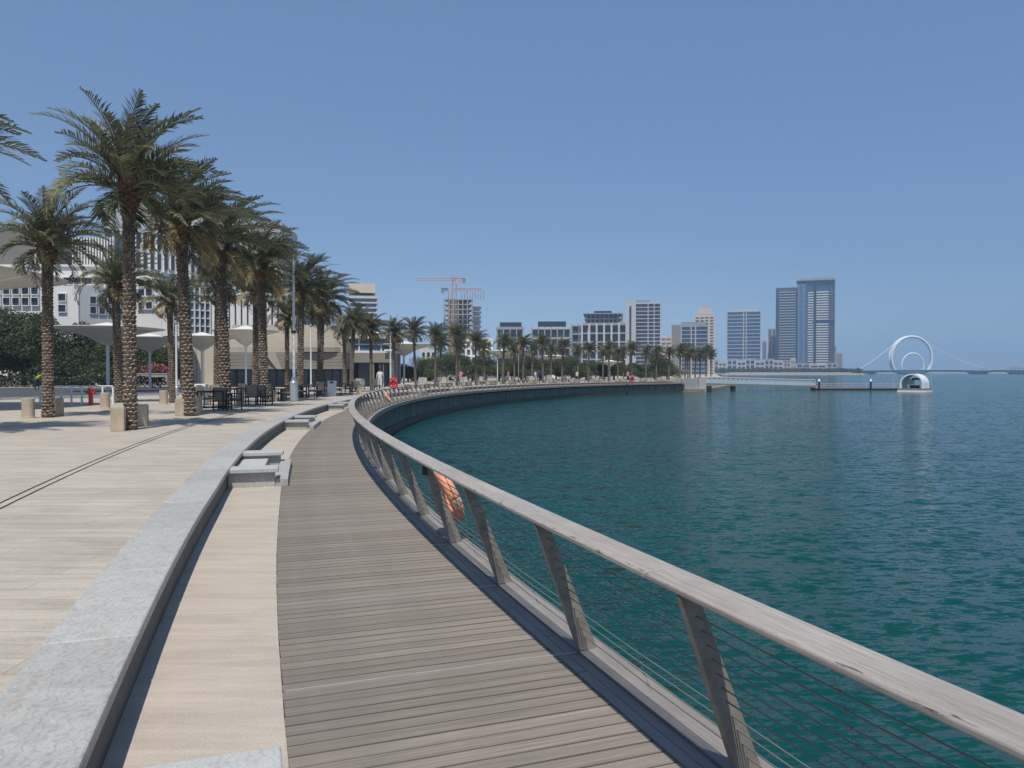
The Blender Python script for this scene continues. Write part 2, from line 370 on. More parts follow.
def tag(o, label=None, cat=None, group=None, kind=None):
    if label: o['label'] = label
    if cat: o['category'] = cat
    if group: o['group'] = group
    if kind: o['kind'] = kind
    return o
def thing(name, label, cat, loc=(0, 0, 0), rotz=0, group=None):
    o = bpy.data.objects.new(name, None); C.objects.link(o); o.empty_display_size = 0.3
    o.location = loc; o.rotation_euler = (0, 0, rotz)
    return tag(o, label, cat, group)
KIDS = {}
def copy_tree(o, parent=None):
    c = o.copy(); C.objects.link(c)
    if parent is not None: c.parent = parent
    for ch in list(o.children): copy_tree(ch, c)
    return c
def place(proto, used, loc, rotz, label, group=None, scale=None):
    o = proto if not used.get(proto.name) else copy_tree(proto)
    used[proto.name] = True
    o.location = loc; o.rotation_euler = (0, 0, rotz); o['label'] = label
    if group: o['group'] = group
    if scale: o.scale = scale if hasattr(scale, '__len__') else (scale,) * 3
    return o
USED = {}
SUN, SKY, EXPO = 4.1, 0.11, 0.16
AIR, DUST, OZ = 1.0, 0.5, 5.0
USE_HAZE, HAZE = True, 0.00032
SKYMIX, SKYC = 0.65, (1.15, 2.0, 3.65)
# ================================================================ THE SETTING
A0, A1 = -40.0, 45.4        # the quay arc (degrees); negative is towards and behind the viewer
def struct(name, mb, mats): return tag(mb.build(name, mats), kind='structure')

b = MB(); b.add([(-4200, -4200, ZW), (4200, -4200, ZW), (4200, 4200, ZW), (-4200, 4200, ZW)], [(0, 1, 2, 3)])
struct('water', b, 'water')

quay_end = (X(702, 129), 129.0); quay_turn = (X(727, 172), 172.0); beach_a = (X(729, 900), 900.0)
arc_pts = [polw(117.44, A0 + (A1 - A0) * i / 140) for i in range(141)]
poly = [(p.x, p.y) for p in arc_pts] + [(quay_end[0] - .4, quay_end[1] + .4), (quay_turn[0] - .4, quay_turn[1]), (X(716, 640), 640), (X(722, 930), 930),
        (-1500, 930), (-1500, -200), (arc_pts[0].x, -200)]
b = MB(); b.prism(poly, -3.0, ZP)
struct('plaza', b, 'plaza')
b = MB(); b.arc(115.95, 117.44, -3.0, -0.03, A0, A1, 140, w1=True)
struct('terrace_base', b, 'strip')
b = MB(); b.arc(116.675, 117.442, -0.026, 0.0, A0, A1, 140, w0=True, w1=True)
struct('path', b, 'strip')
# far shore: beach and land under the towers
b = MB(); b.prism([(X(705, 860), 931), (X(735, 925), 925), (X(800, 935), 935), (X(864, 940), 940), (X(868, 1040), 1040), (X(845, 1160), 1160), (X(828, 2400), 2400), (-1500, 2400), (-1500, 931)], -3.0, 0.6)
struct('beach', b, 'sand')
b = MB(); b.prism([(X(846, 2350), 2350), (X(1180, 2350), 2350), (X(1180, 2800), 2800), (X(846, 2800), 2800)], -3.0, 2.6)
struct('far_shore', b, 'sand')
# asphalt forecourt left
b = MB(); b.prism([(X(0, 39.7) - 22, 14), (X(0, 39.7), 39.7), (X(200, 51), 51), (X(205, 71.5), 71.5), (-110, 71.5), (-110, 14)], ZP + .002, ZP + .006)
struct('road', b, 'asphalt')
b = MB()
kp = [(-30.5, 26.0), (X(0, 39.7), 39.7), (X(200, 51), 51)]
for (x0, y0), (x1, y1) in zip(kp, kp[1:]):
    dx, dy = x1 - x0, y1 - y0; L = math.hypot(dx, dy); nx, ny = dy / L * .15, -dx / L * .15
    b.prism([(x0, y0), (x1, y1), (x1 + nx, y1 + ny), (x0 + nx, y0 + ny)], ZP - .02, ZP + .12)
tag(struct('kerb', b, 'kerb'))
# linear drain in the plaza paving: two slots
b = MB()
b.arc(119.56, 119.585, ZP - .02, ZP + .004, A0, 20, 110); b.arc(119.68, 119.705, ZP - .02, ZP + .004, A0, 20, 110)
struct('drain_slots', b, 'dark_gap')

# ---- boardwalk: boards across the walk, one mesh (a surface pattern)
b = MB(); rr = random.Random(3)
pitch = 0.104; da = math.degrees(pitch / 116.0); n = int((A1 - A0) / da)
for i in range(n):
    a = A0 + i * da; g = da * .06
    j = rr.uniform(-.004, .004); zt = rr.uniform(-.002, .001)
    r0, r1 = 115.345, 116.67 + j + warp(a)
    q0 = [pol(r0, a + g, -.03), pol(r1, a + g, -.03), pol(r1, a + da - g, -.03), pol(r0, a + da - g, -.03)]
    q1 = [pol(r0, a + g, zt), pol(r1, a + g, zt), pol(r1, a + da - g, zt), pol(r0, a + da - g, zt)]
    u = [(0, 0), (1.38, 0), (1.38, .1), (0, .1)]
    b.hexa([q0[0], q0[3], q0[2], q0[1]], [q1[0], q1[3], q1[2], q1[1]], 0,
           [u, [(0, 0), (0, .1), (1.38, .1), (1.38, 0)]] + [u] * 4)
bw = struct('boardwalk', b, 'deck')
b = MB(); b.arc(115.36, 116.64, -.30, -.031, A0, A1, 180)
struct('boardwalk_frame', b, 'dark_gap')
# boards running along the edge, each a curved bar
b = MB()
for k, (r0, r1, z) in enumerate([(115.272, 115.337, 0.0), (115.202, 115.266, -.002)]):
    for i in range(int((A1 - A0) / 1.55)):
        a = A0 + i * 1.55 + .31 * k
        b.arc(r0, r1, -.03, z, a + .002, a + 1.548, 4)
struct('boardwalk_edge_boards', b, 'ledge')
# metal joint strips across the boards at each post
PITCH = 0.775; P0 = -19.71
post_a = [P0 + PITCH * k for k in range(-5, 85) if P0 + PITCH * k < A1 - .1]
b = MB()
for a in post_a:
    e = .0026; ro = 116.66 + warp(a)
    b.hexa([pol(115.21, a - e, -.02), pol(115.21, a + e, -.02), pol(ro, a + e, -.02), pol(ro, a - e, -.02)],
           [pol(115.21, a - e, .007), pol(115.21, a + e, .007), pol(ro, a + e, .007), pol(ro, a - e, .007)])
struct('joint_strips', b, 'steel')

# ---- quay wall below the walk
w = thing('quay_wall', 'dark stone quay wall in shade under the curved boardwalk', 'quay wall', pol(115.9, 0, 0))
def part(mb, name, mats, root, **k):
    o = mb.build(name, mats, **k); o.parent = root
    o.matrix_parent_inverse = Matrix.Translation(root.location).inverted()
    return o
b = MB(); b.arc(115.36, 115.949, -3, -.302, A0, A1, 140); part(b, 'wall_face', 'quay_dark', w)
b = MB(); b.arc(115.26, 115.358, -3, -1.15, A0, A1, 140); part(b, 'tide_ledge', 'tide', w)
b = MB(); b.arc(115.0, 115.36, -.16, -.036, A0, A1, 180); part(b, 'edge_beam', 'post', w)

# pale quay at the far end
qa = pol(115.0, A1 + .05)
w = thing('pale_quay', 'pale grey stone quay head at the far end of the promenade', 'quay', (quay_end[0], quay_end[1], 0))
b = MB(); b.prism([(qa.x, qa.y), quay_end, quay_turn, (quay_turn[0] - 1.5, quay_turn[1] + .5), (quay_end[0] - 1, quay_end[1] + 1.2), (qa.x - 1.5, qa.y + 1.6)], -1.0, .75)
part(b, 'parapet', 'quay_light', w)
b = MB(); b.prism([(qa.x + .5, qa.y - .4), (quay_end[0] + .8, quay_end[1] - .5), (quay_turn[0] + 1, quay_turn[1]), (quay_turn[0] - 1.4, quay_turn[1] + .4), (quay_end[0] - 1, quay_end[1] + 1.1), (qa.x - 1.4, qa.y + 1.5)], -3.0, -1.002)
part(b, 'footing', 'quay_tan', w)
b = MB(); b.box(quay_end[0] - .7, quay_end[0] + .5, quay_end[1] - .9, quay_end[1] + .5, -3, .95)
part(b, 'corner_pier', 'quay_light', w)
b = MB(); b.box(quay_end[0] + .55, quay_end[0] + 1.4, quay_end[1] - .9, quay_end[1] - .2, -3, -.55)
part(b, 'fender', 'dark_gap', w)

# ---- seat wall (granite) : coping blocks + riser
w = thing('seat_wall', 'long curving low wall of veined grey granite between plaza and beige strip', 'low wall', pol(117.8, 0, 0))
b = MB(); L = 1.5; dl = math.degrees(L / 117.8)
for i in range(int((A1 - A0) / dl)):
    a = A0 + i * dl
    b.arc(117.405, 117.86, ZP - .05, ZP + .02, a + .0012, a + dl - .0012, 3, w0=True, w1=True)
o = part(b, 'coping', 'granite', w, bevel=.012)
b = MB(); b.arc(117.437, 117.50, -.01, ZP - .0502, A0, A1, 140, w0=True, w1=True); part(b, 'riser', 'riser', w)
# ---- bench bays
def seat_bay(k):
    a0 = -21.68 + 5.73 * k; a1 = a0 + 1.38
    w = thing('bench_bay', None, 'stone bench', pol(117.2, (a0 + a1) / 2, 0), group='granite bench bays along the seat wall')
    ww = dict(w0=True, w1=True)
    for s, a in ((1, a0), (-1, a1)):
        lo, hi = (a, a + .20) if s > 0 else (a - .20, a)
        b = MB(); b.arc(116.72, 117.402, ZP - .06, ZP + .004, lo, hi, 4, **ww); part(b, 'seat_slab', 'granite_pale', w, bevel=.008)
        b = MB(); b.arc(116.77, 117.426, -.004, ZP - .0602, lo + .035, hi - .035, 3, **ww); part(b, 'plinth', 'granite', w)
    b = MB(); b.arc(116.97, 117.426, .001, .17, a0 + .168, a1 - .168, 6, **ww); part(b, 'inner_seat', 'granite_pale', w)
    b = MB(); b.arc(116.58, 116.765, -.004, .115, a0 + .04, a1 - .04, 8, **ww); part(b, 'foot_kerb', 'granite', w, bevel=.006)
    return w
bl = {0: 'granite bench slab cut by the bottom edge beside the beige strip, closest of all', 1: 'nearest complete granite bench bay between seat wall and boardwalk',
      2: 'second complete granite bench bay from the viewer', 3: 'third complete granite bench bay, left of where the railing turns'}
for k in range(0, 7):
    o = seat_bay(k); o['label'] = bl.get(k, 'small far granite bench bay beyond the turn, behind the curved railing')

# ---- railing
w = thing('railing', 'long curving cable railing with a broad weathered timber handrail above the water', 'railing', pol(115.2, 0, 0))
for a in post_a:
    b = MB(); e0, e1 = .011, .009
    b.hexa([pol(115.08, a - e0, .02), pol(115.08, a + e0, .02), pol(115.20, a + e0, .02), pol(115.20, a - e0, .02)],
           [pol(115.40, a - e1, .80), pol(115.40, a + e1, .80), pol(115.485, a + e1, .80), pol(115.485, a - e1, .80)])
    part(b, 'post', 'post', w)
b = MB(); seg = PITCH * 2
a = post_a[0] - 3
while a < A1 - .2:
    e = min(a + seg, A1)
    b.arc(115.36, 115.53, .826, .862, a + .0008, e - .0008, 6, zt=.852); a += seg
part(b, 'handrail', 'cap', w, bevel=.007)
b = MB(); b.arc(115.41, 115.49, .812, .8255, post_a[0] - 3, A1, 180); part(b, 'rail_plate', 'dark_metal', w)
b = MB(); b.arc(115.01, 115.196, -.034, .030, A0, A1, 180, zt=.012); part(b, 'timber_ledge', 'ledge', w, bevel=.004)
NC = 11
for c in range(NC):
    t = (c + .8) / (NC + .55); z = .055 + (.76 - .055) * t; r = 115.135 + (115.442 - 115.135) * (z - .03) / .77
    b = MB(); pts = []
    for i, a in enumerate(post_a):
        for h in (0, .5):
            pts.append(pol(r, a + h * PITCH, z - (.006 if h else 0)))
    b.tube(pts, .0036, 5); part(b, 'cable', 'cable', w, smooth=True)
for a in post_a[:18]:
    b = MB(); am = a + PITCH * .5
    b.tube([pol(115.145, am, .06), pol(115.438, am, .785)], .0010, 4)
    for c in range(NC):
        t = (c + .8) / (NC + .55); z = .049 + (.76 - .055) * t; r = 115.135 + (115.442 - 115.135) * (z - .03) / .77
        q = pol(r, am, z); b.box(q.x - .0045, q.x + .0045, q.y - .0045, q.y + .0045, z - .007, z + .006)
    part(b, 'cable_spacer', 'cable', w)

# ---- life rings on the railing
def life_ring(a, label, Rr=.30, rr_=.060):
    w = thing('life_ring', label, 'life ring', pol(115.1, a, .5), group='life rings hung on the railing')
    # ring plane holds the rail tangent and the post's lean; hung on the water side of the cables
    up = (pol(115.45, a, .78) - pol(115.1, a, .03)).normalized()
    tan = (pol(115.1, a + .5, 0) - pol(115.1, a - .5, 0)).normalized()
    nrm = tan.cross(up).normalized()
    if nrm.dot(pol(116, a) - pol(115, a)) > 0: nrm = -nrm
    c = pol(115.27, a, .42) + nrm * .11
    N = 40; K = 10
    for pi in range(2):
        b = MB()
        for q in range(4):
            t0 = q * PI / 2 + (0 if pi == 0 else PI / 2 - .26); t1 = t0 + (PI / 2 - .26 if pi == 0 else .26)
            pts = []
            for i in range(13):
                th = t0 + (t1 - t0) * i / 12 + .3
                pts.append(c + tan * math.cos(th) * (Rr - rr_) + up * math.sin(th) * (Rr - rr_))
            b.tube(pts, rr_ if pi == 0 else rr_ * 1.04, 12)
        part(b, 'ring_body' if pi == 0 else 'white_band', 'orange' if pi == 0 else 'tape', w, smooth=True)
    b = MB(); pts = []
    for i in range(49):
        th = 2 * PI * i / 48; rad = Rr + .01 + .045 * abs(math.sin(2 * (th - .3)))
        pts.append(c + tan * math.cos(th) * rad + up * math.sin(th) * rad + nrm * .02)
    b.tube(pts, .005, 5)
    b.tube([c - up * (Rr + .02) + tan * .05, c - up * .38 + tan * .07 - nrm * .05, pol(115.12, a, .06) + tan * .04 - nrm * .05, pol(115.2, a, .04) - tan * .05], .005, 5)
    part(b, 'rope', 'rope', w)
    b = MB(); q = pol(115.45, a - .10, .72); b.box(q.x - .025, q.x + .025, q.y - .03, q.y + .03, .70, .80); part(b, 'hook', 'dark_metal', w)
life_ring(P0 + PITCH * 2 + .10, 'faded orange life ring with a rope hanging on the near railing, closest to the viewer')
life_ring(ang(*on_arc_far(387, 115.2)), 'small orange life ring hanging on the far side of the railing curve')
# ================================================================ PALMS AND TREES
def palm_crown_mesh(seed, zc, nf=52, old=9, yfrac=.5):
    r = random.Random(seed); b = MB()
    wind = Vector((.48, .12, .05))
    for i in range(nf):
        t = i / (nf - 1)
        old_f = i >= nf - old
        az = i * 2.39996 + r.uniform(-.3, .3)
        el = R(80 - 66 * t ** .95 + r.uniform(-14, 12))
        if old_f: el = R(r.uniform(-35, 12))
        L = (1.85 + .42 * math.sin(PI * min(1, .25 + .8 * t))) * r.choice((r.uniform(.65, .9), r.uniform(.9, 1.15), r.uniform(.9, 1.15))) * (.8 if old_f else 1)
        bend = R(r.uniform(55, 100) + (10 if old_f else 0)) * (.85 + .4 * t)
        p = Vector((math.cos(az) * .10, math.sin(az) * .10, zc + .12 - .40 * t))
        n = 11; pts = [p.copy()]; dirs = []
        for k in range(n):
            s = (k + .5) / n
            e = el - bend * s ** 1.25
            d = Vector((math.cos(az) * math.cos(e), math.sin(az) * math.cos(e), math.sin(e))) + wind * (s * .9)
            d.normalize(); dirs.append(d); p = p + d * (L / n); pts.append(p.copy())
        rad = [.022 * (1 - .85 * k / n) + .003 for k in range(n + 1)]; rad[0] = .036
        b.tube(pts, rad, 4, 2, cap=False)
        mi = 1 if (old_f and r.random() < yfrac) else 0
        nl = 34; side0 = r.choice((1, -1))
        twist = r.uniform(-.5, .5)
        for k in range(nl):
            s = .13 + .87 * k / (nl - 1)
            f = s * n; j = min(int(f), n - 1); q = pts[j].lerp(pts[j + 1], f - j); d = dirs[j]
            sd = d.cross(Vector((0, 0, 1)))
            if sd.length < .1: sd = Vector((math.sin(az), -math.cos(az), 0))
            sd.normalize(); up = sd.cross(d).normalized()
            if twist: sd, up = sd * math.cos(twist) + up * math.sin(twist), up * math.cos(twist) - sd * math.sin(twist)
            ll = (.14 + .35 * math.sin(PI * min(1, (s * .92 + .10)))) * r.uniform(.7, 1.15)
            if s > .9: ll *= .75
            for sg in (1, -1):
                a1 = r.uniform(.5, .85) + .35 * s
                v = (d * a1 + sd * sg * .8 + up * r.uniform(.15, .62)).normalized()
                m = q + v * ll * .55
                tip = m + (v + Vector((wind.x * .35, 0, -.35 - .25 * (1 if old_f else 0)))).normalized() * ll * .45
                wv = v.cross(up).normalized() * .016 + up * .008
                b.add([q - wv * .6, q + wv * .6, m + wv, m - wv, tip], [(0, 1, 2, 3), (3, 2, 4)], mi)
    return b
def palm_trunk_mesh(seed, h, r0=.190):
    r = random.Random(seed); b = MB()
    prof = [(r0 * 1.25, 0), (r0 * 1.08, .18), (r0 * .97, .6), (r0 * .92, h * .5), (r0 * .9, h * .85), (r0 * .95, h * .885), (r0 * 1.45, h * .925), (r0 * 1.55, h * .98), (r0 * 1.3, h + .08), (r0 * .6, h + .3)]
    b.lathe([(a * .86, z) for a, z in prof], 14, 0)
    def rad(z):
        for (a0, z0), (a1, z1) in zip(prof, prof[1:]):
            if z0 <= z <= z1: return a0 + (a1 - a0) * (z - z0) / (z1 - z0)
        return prof[-1][0]
    z = .05; row = 0
    while z < h + .1:
        top = z > h - .75
        n = 7; dz = .105 if not top else .075
        for k in range(n):
            w = 2 * PI * (k + .5 * (row % 2)) / n + r.uniform(-.06, .06)
            ra = rad(z) * .88; hw = ra * PI / n * 1.12
            out = (.045 if not top else .09) * r.uniform(.6, 1.35); hgt = dz * (1.15 if not top else 2.1) * r.uniform(.85, 1.15)
            c, s = math.cos(w), math.sin(w)
            def pt(rr, tt, zz): return (c * rr - s * tt, s * rr + c * tt, zz)
            zz = z + r.uniform(-.012, .012)
            vs = [pt(ra - .02, -hw, zz), pt(ra - .02, hw, zz), pt(ra + out, hw * .72, zz + hgt * .62), pt(ra + out, -hw * .72, zz + hgt * .62),
                  pt(ra - .02, hw * .5, zz + hgt), pt(ra - .02, -hw * .5, zz + hgt), pt(ra + .01, 0, zz - dz * .35)]
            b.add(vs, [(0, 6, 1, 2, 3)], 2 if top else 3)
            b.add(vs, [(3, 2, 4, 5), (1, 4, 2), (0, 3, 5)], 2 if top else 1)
        z += dz; row += 1
    return b
PALMS = []
TH = 5.9
for k, (sd, nf, old, yf) in enumerate([(1, 58, 8, .35), (2, 64, 12, .8), (3, 50, 9, .7), (4, 58, 11, .55), (5, 50, 6, .25), (6, 56, 12, .7)]):
    h = TH * (1, .98, 1.02, .97, 1.0, 1.03)[k]
    root = thing('palm_tree', None, 'palm tree')
    palm_trunk_mesh(sd, h, (.135, .165, .165, .18, .175, .17)[k]).build('trunk', ['bark', 'scale', 'boot', 'stub_shaded'], root)
    palm_crown_mesh(sd + 20, h, nf, old, yf).build('crown', ['frond', 'frond_old', 'rachis'], root)
    root.name = 'palm_tree'; PALMS.append(root)
used_p = [False] * 6
pr = random.Random(9)
def palm(x, y, label, k=None, s=1.0, rz=None, grp='date palms planted in rows on the promenade', sxy=None):
    k = pr.randrange(6) if k is None else k
    o = PALMS[k] if not used_p[k] else copy_tree(PALMS[k]); used_p[k] = True
    o.location = (x, y, ZP - .01); o.rotation_euler = (R(pr.uniform(-2.2, 2.2)), R(pr.uniform(-1.8, 2.4)), rz if rz is not None else R(pr.uniform(-50, 50)))
    q = sxy or s; o.scale = (q, q, s); o['label'] = label; o['group'] = grp
    return o
near_front = [
    (130, 0, 1.03, 'tallest palm, at the left, rising in front of all others between two square stone bollards'),
    (189.5, 1, 1.10, 'palm between stone bollards just right of the tallest palm, with dry yellow lower fronds'),
    (226, 3, 1.13, 'palm behind the first cafe table and chairs, fronds swept right'),
    (265, 1, 1.14, 'palm left of the tall lamp post, behind the second cafe table'),
    (287, 2, .80, 'short palm close behind the left side of the tall lamp post'),
    (300, 5, 1.04, 'palm directly right of the tall lamp post, overlapping it'),
    (319, 3, 1.04, 'thick palm trunk pair front one, before the stone restaurant wall right of the lamp post')]
ord_ = ['first', 'second', 'third', 'fourth', 'fifth', 'sixth', 'seventh', 'eighth', 'ninth', 'tenth', 'eleventh', 'twelfth', 'thirteenth', 'fourteenth', 'fifteenth', 'sixteenth', 'seventeenth', 'eighteenth', 'nineteenth']
for px, k, s, lb in near_front:
    r = 120.8 if px != 287 else 122.5
    x, y = on_arc(px, r); palm(x, y, lb, k, s)
front = [351, 371.5, 393.5, 415.7, 435, 456.7, 475.7, 502.6, 523, 543, 562, 588, 608.6, 631.6, 656, 669]
for i, px in enumerate(front):
    x, y = on_arc_far(px, 121.0)
    palm(x, y, f'{ord_[i]} palm of the waterside row counted rightwards from the round glass pavilion', None, pr.uniform(.80, .89), sxy=.76)
back_near = [(48, 4, .93, 'leafy palm at far left between two round stone bollards, in front of the big canopy'),
             (172.5, 2, .80, 'slim short palm seen between the tallest palm and its right neighbour'),
             (216, 0, 1.08, 'palm of the rear row just left of the palm behind the first cafe table'),
             (255, 5, 1.08, 'palm of the rear row left of the second cafe table, trunk touching the next trunk'),
             (320, 0, .98, 'rear palm whose trunk merges with the thick pair right of the lamp post'),
             (345, 4, .86, 'shorter rear palm in front of the glass pavilion, left of the waterside row')]
for px, k, s, lb in back_near:
    x, y = on_arc(px, 125.0 if px != 320 else 123.5); palm(x, y, lb, k, s)
x, y = on_arc(-84, 125.0); palm(x, y, 'palm beyond the left edge of which only frond tips show', 1, 1.10, R(10))
x, y = on_arc(118.5, 127.6); palm(x, y, 'palm half hidden behind the trunk of the tallest palm', 3, .98)
back = [440.5, 460, 484.6, 514.6, 532, 550.5, 578, 603, 618, 623.6, 645.8]
for i, px in enumerate(back):
    x, y = on_arc_far(px, 125.5)
    palm(x, y, f'{ord_[i]} palm of the inland row counted rightwards from the crane', None, pr.uniform(.76, .86), sxy=.70)
for i, (px, d) in enumerate([(680, 146), (685, 160), (690, 150), (695, 166), (700, 152), (706, 160), (711, 170), (688, 175)]):
    palm(X(px, d), d, f'{ord_[i]} palm from the left in the dense clump behind the pale quay' if i < 7 else 'palm at the back of the dense clump behind the pale quay', None, pr.uniform(.85, 1.02), grp='palm clump behind the pale quay')

# ---- leafy trees
def tree_meshes(seed, H, Rr, n=2600, ls=.26, base=.28):
    r = random.Random(seed); c = MB(); t = MB()
    blobs = []
    for i in range(15):
        a = r.uniform(0, 2 * PI); q = r.uniform(.0, .72) * Rr
        blobs.append((Vector((math.cos(a) * q, math.sin(a) * q, H * r.uniform(base + .17, .86))), r.uniform(.28, .46) * Rr))
    for i in range(n):
        cc, br = blobs[r.randrange(15)]
        v = Vector((r.gauss(0, 1), r.gauss(0, 1), r.gauss(0, 1))).normalized() * br * (r.random() ** .33)
        v.z *= .78; p = cc + v
        a = Vector((r.uniform(-1, 1), r.uniform(-1, 1), r.uniform(-.4, .4))).normalized()
        u = a.cross(Vector((r.uniform(-.3, .3), r.uniform(-.3, .3), 1))).normalized()
        w = (a.cross(u) * .6 + Vector((r.uniform(-.5, .5), r.uniform(-.5, .5), 0))).normalized()
        s = ls * r.uniform(.6, 1.3)
        c.add([p - u * s * .5, p - w * s * .35, p + u * s * .6, p + w * s * .35], [(0, 1, 2, 3)])
    t.tube([(0, 0, 0), (.05, .03, H * .18), (-.04, .05, H * .4), (0, 0, H * .62)], [.16 * Rr / 3, .13 * Rr / 3, .09 * Rr / 3, .03], 7)
    for cc, br in blobs[:9]:
        st = Vector((0, 0, H * r.uniform(.2, .4)))
        t.tube([st, st.lerp(cc, .5) + Vector((0, 0, .1)), cc], [.07 * Rr / 3, .045 * Rr / 3, .015], 5)
    return c, t
TREES = []
for k, (H_, Rr) in enumerate([(6.4, 4.2), (5.4, 3.6), (6.0, 3.6)]):
    root = thing('leafy_tree', None, 'tree')
    c, t = tree_meshes(40 + k, H_, Rr, 11000, .19, .10)
    t.build('trunk', 'wood_trunk', root); c.build('crown', 'leaf', root); TREES.append(root)
used_t = [False] * 3
def tree(px, d, s, label, k=None, grp='broadleaf trees behind the plaza', sz=None):
    k = pr.randrange(3) if k is None else k
    o = TREES[k] if not used_t[k] else copy_tree(TREES[k]); used_t[k] = True
    o.location = (X(px, d), d, ZP - .01); o.rotation_euler = (0, 0, pr.uniform(0, 6.28)); o.scale = (s, s, sz or s); o['label'] = label; o['group'] = grp
for px, d, s, sz, lb in [(-12, 76, 1.3, 1.42, 'big dark broadleaf tree at the left edge below the white building'),
                     (24, 79, 1.35, 1.38, 'rounded broadleaf tree just left of the leftmost full palm'),
                     (64, 78, 1.2, 1.25, 'broadleaf tree right of the leftmost full palm, behind the canopy'),
                     (92, 80, 1.15, 1.08, 'broadleaf tree behind the mushroom canopy pole'),
                     (122, 79, 1.15, .98, 'broadleaf tree just behind the trunk of the tallest palm'),
                     (152, 80, 1.15, .95, 'broadleaf tree above the flower bed right of the tallest palm'),
                     (172, 82, 1.0, .9, 'broadleaf tree whose edge shows behind the slim short palm'),
                     (-55, 80, 1.4, 1.4, 'broadleaf tree mostly outside the left edge'), (44, 90, 1.2, 1.2, 'broadleaf tree of the second line, seen above the trees at the leftmost palm')]:
    tree(px, d, s, lb, sz=sz)
mid = [(408, 118, .8), (420, 124, .85), (432, 128, .9), (446, 116, 1.0), (459, 122, 1.05), (472, 118, .8), (486, 124, 1.0), (499, 126, .95), (512, 122, .9), (526, 128, 1.05), (541, 130, 1.0), (556, 132, .95),
       (571, 136, 1.0), (586, 140, 1.05), (600, 142, .95), (614, 146, 1.0), (628, 150, .85), (641, 152, .9), (655, 156, 1.2), (667, 160, 1.05), (551, 165, 1.2), (605, 170, 1.2)]
for i, (px, d, s) in enumerate(sorted(mid)):
    o_ = ord_[i] if i < 19 else ['twentieth', 'twenty-first', 'twenty-second'][i - 19]
    tree(px, d, s, f'{o_} tree from the left in the green belt behind the far promenade', grp='tree belt behind the far promenade', sz=s * .70)

# hedge (nobody could count its plants)
def hedge(name, x0, y0, x1, y1, h, w, n, ls, mats='hedge', kind='stuff', z0=ZP):
    b = MB(); r = random.Random(int(abs(x0) * 10))
    L = math.hypot(x1 - x0, y1 - y0); ux, uy = (x1 - x0) / L, (y1 - y0) / L
    for i in range(n):
        s = r.random() * L; q = r.uniform(-.5, .5) * w; z = z0 + h * (r.random() ** .6) * (1 + .25 * math.sin(s * 1.3) * math.sin(s * .37))
        p = Vector((x0 + ux * s - uy * q, y0 + uy * s + ux * q, z))
        u = Vector((r.uniform(-1, 1), r.uniform(-1, 1), r.uniform(-.6, .6))).normalized(); v = u.cross(Vector((r.uniform(-1, 1), r.uniform(-1, 1), r.uniform(-1, 1)))).normalized()
        a = ls * r.uniform(.6, 1.3)
        b.add([p - u * a, p - v * a * .6, p + u * a, p + v * a * .6], [(0, 1, 2, 3)])
    return tag(b.build(name, mats), kind=kind)
hedge('hedge', -68, 74, X(165, 74), 74, .95, 1.2, 9000, .12)
hedge('tall_hedge', -90, 86, X(190, 87), 87, 2.9, 2.2, 9000, .2, 'leaf')
hedge('flowering_shrubs', X(140, 77), 77, X(168, 77), 77.5, 2.1, .8, 500, .12, 'flower')
hedge('shore_shrubs', X(712, 940), 945, X(862, 950), 953, 5.5, 12, 7000, 1.0, 'leaf', z0=.6)
# ================================================================ PLAZA OBJECTS
def at(px, r): return on_arc(px, r)
# bollards
def bollard_square():
    w = thing('bollard', None, 'bollard')
    b = MB(); b.box(-.15, .15, -.15, .15, 0, .56); b.build('shaft', 'bollard', w, bevel=.012)
    b = MB(); b.box(-.13, .13, -.13, .13, .5602, .575); b.build('top', 'bollard', w, bevel=.006)
    return w
def bollard_round():
    w = thing('bollard', None, 'bollard')
    b = MB(); b.lathe([(.19, 0), (.19, .03), (.18, .05), (.18, .60), (.165, .62)], 24); b.build('shaft', 'bollard', w)
    b = MB(); b.lathe([(.10, .6202), (.10, .63)], 20); b.build('top', 'bollard', w)
    return w
bs, br_ = bollard_square(), bollard_round()
def put(proto, px, py, rz, label, group, s=None):
    d = D(py); return place(proto, USED, (X(px, d), d, ZP), rz, label, group, s)
G = 'stone bollards beside the palms'
for px, py, kind, lb in [
    (118, 431, 's', 'square stone bollard left of the tallest palm, closest of all the bollards'),
    (141.5, 426, 's', 'square stone bollard just right of the tallest palm'),
    (28, 418, 'r', 'round stone bollard left of the leftmost full palm'),
    (57.5, 416, 's', 'narrow stone bollard right of the leftmost full palm'),
    (105, 408.5, 'r', 'round stone bollard right of the red hydrant'),
    (163.5, 404.5, 'r', 'round stone bollard left of the slim short palm'),
    (180, 416, 's', 'square stone bollard left of the palm beside the first cafe table'),
    (197.5, 413, 's', 'stone bollard right of the palm beside the first cafe table'),
    (240.5, 405, 's', 'stone bollard between first and second groups of cafe chairs'),
    (273.5, 401.5, 's', 'pale stone bollard left of the lamp post base'),
    (212, 402, 'r', 'round stone bollard behind the first cafe table'),
    (284, 400, 's', 'small stone bollard just behind the lamp post base at its left'),
    (325, 396.5, 's', 'stone bollard left of the white litter bin'),
    (359, 394.5, 's', 'far stone bollard left of the railing turn')]:
    put(bs if kind == 's' else br_, px, py, R(18), lb, G)
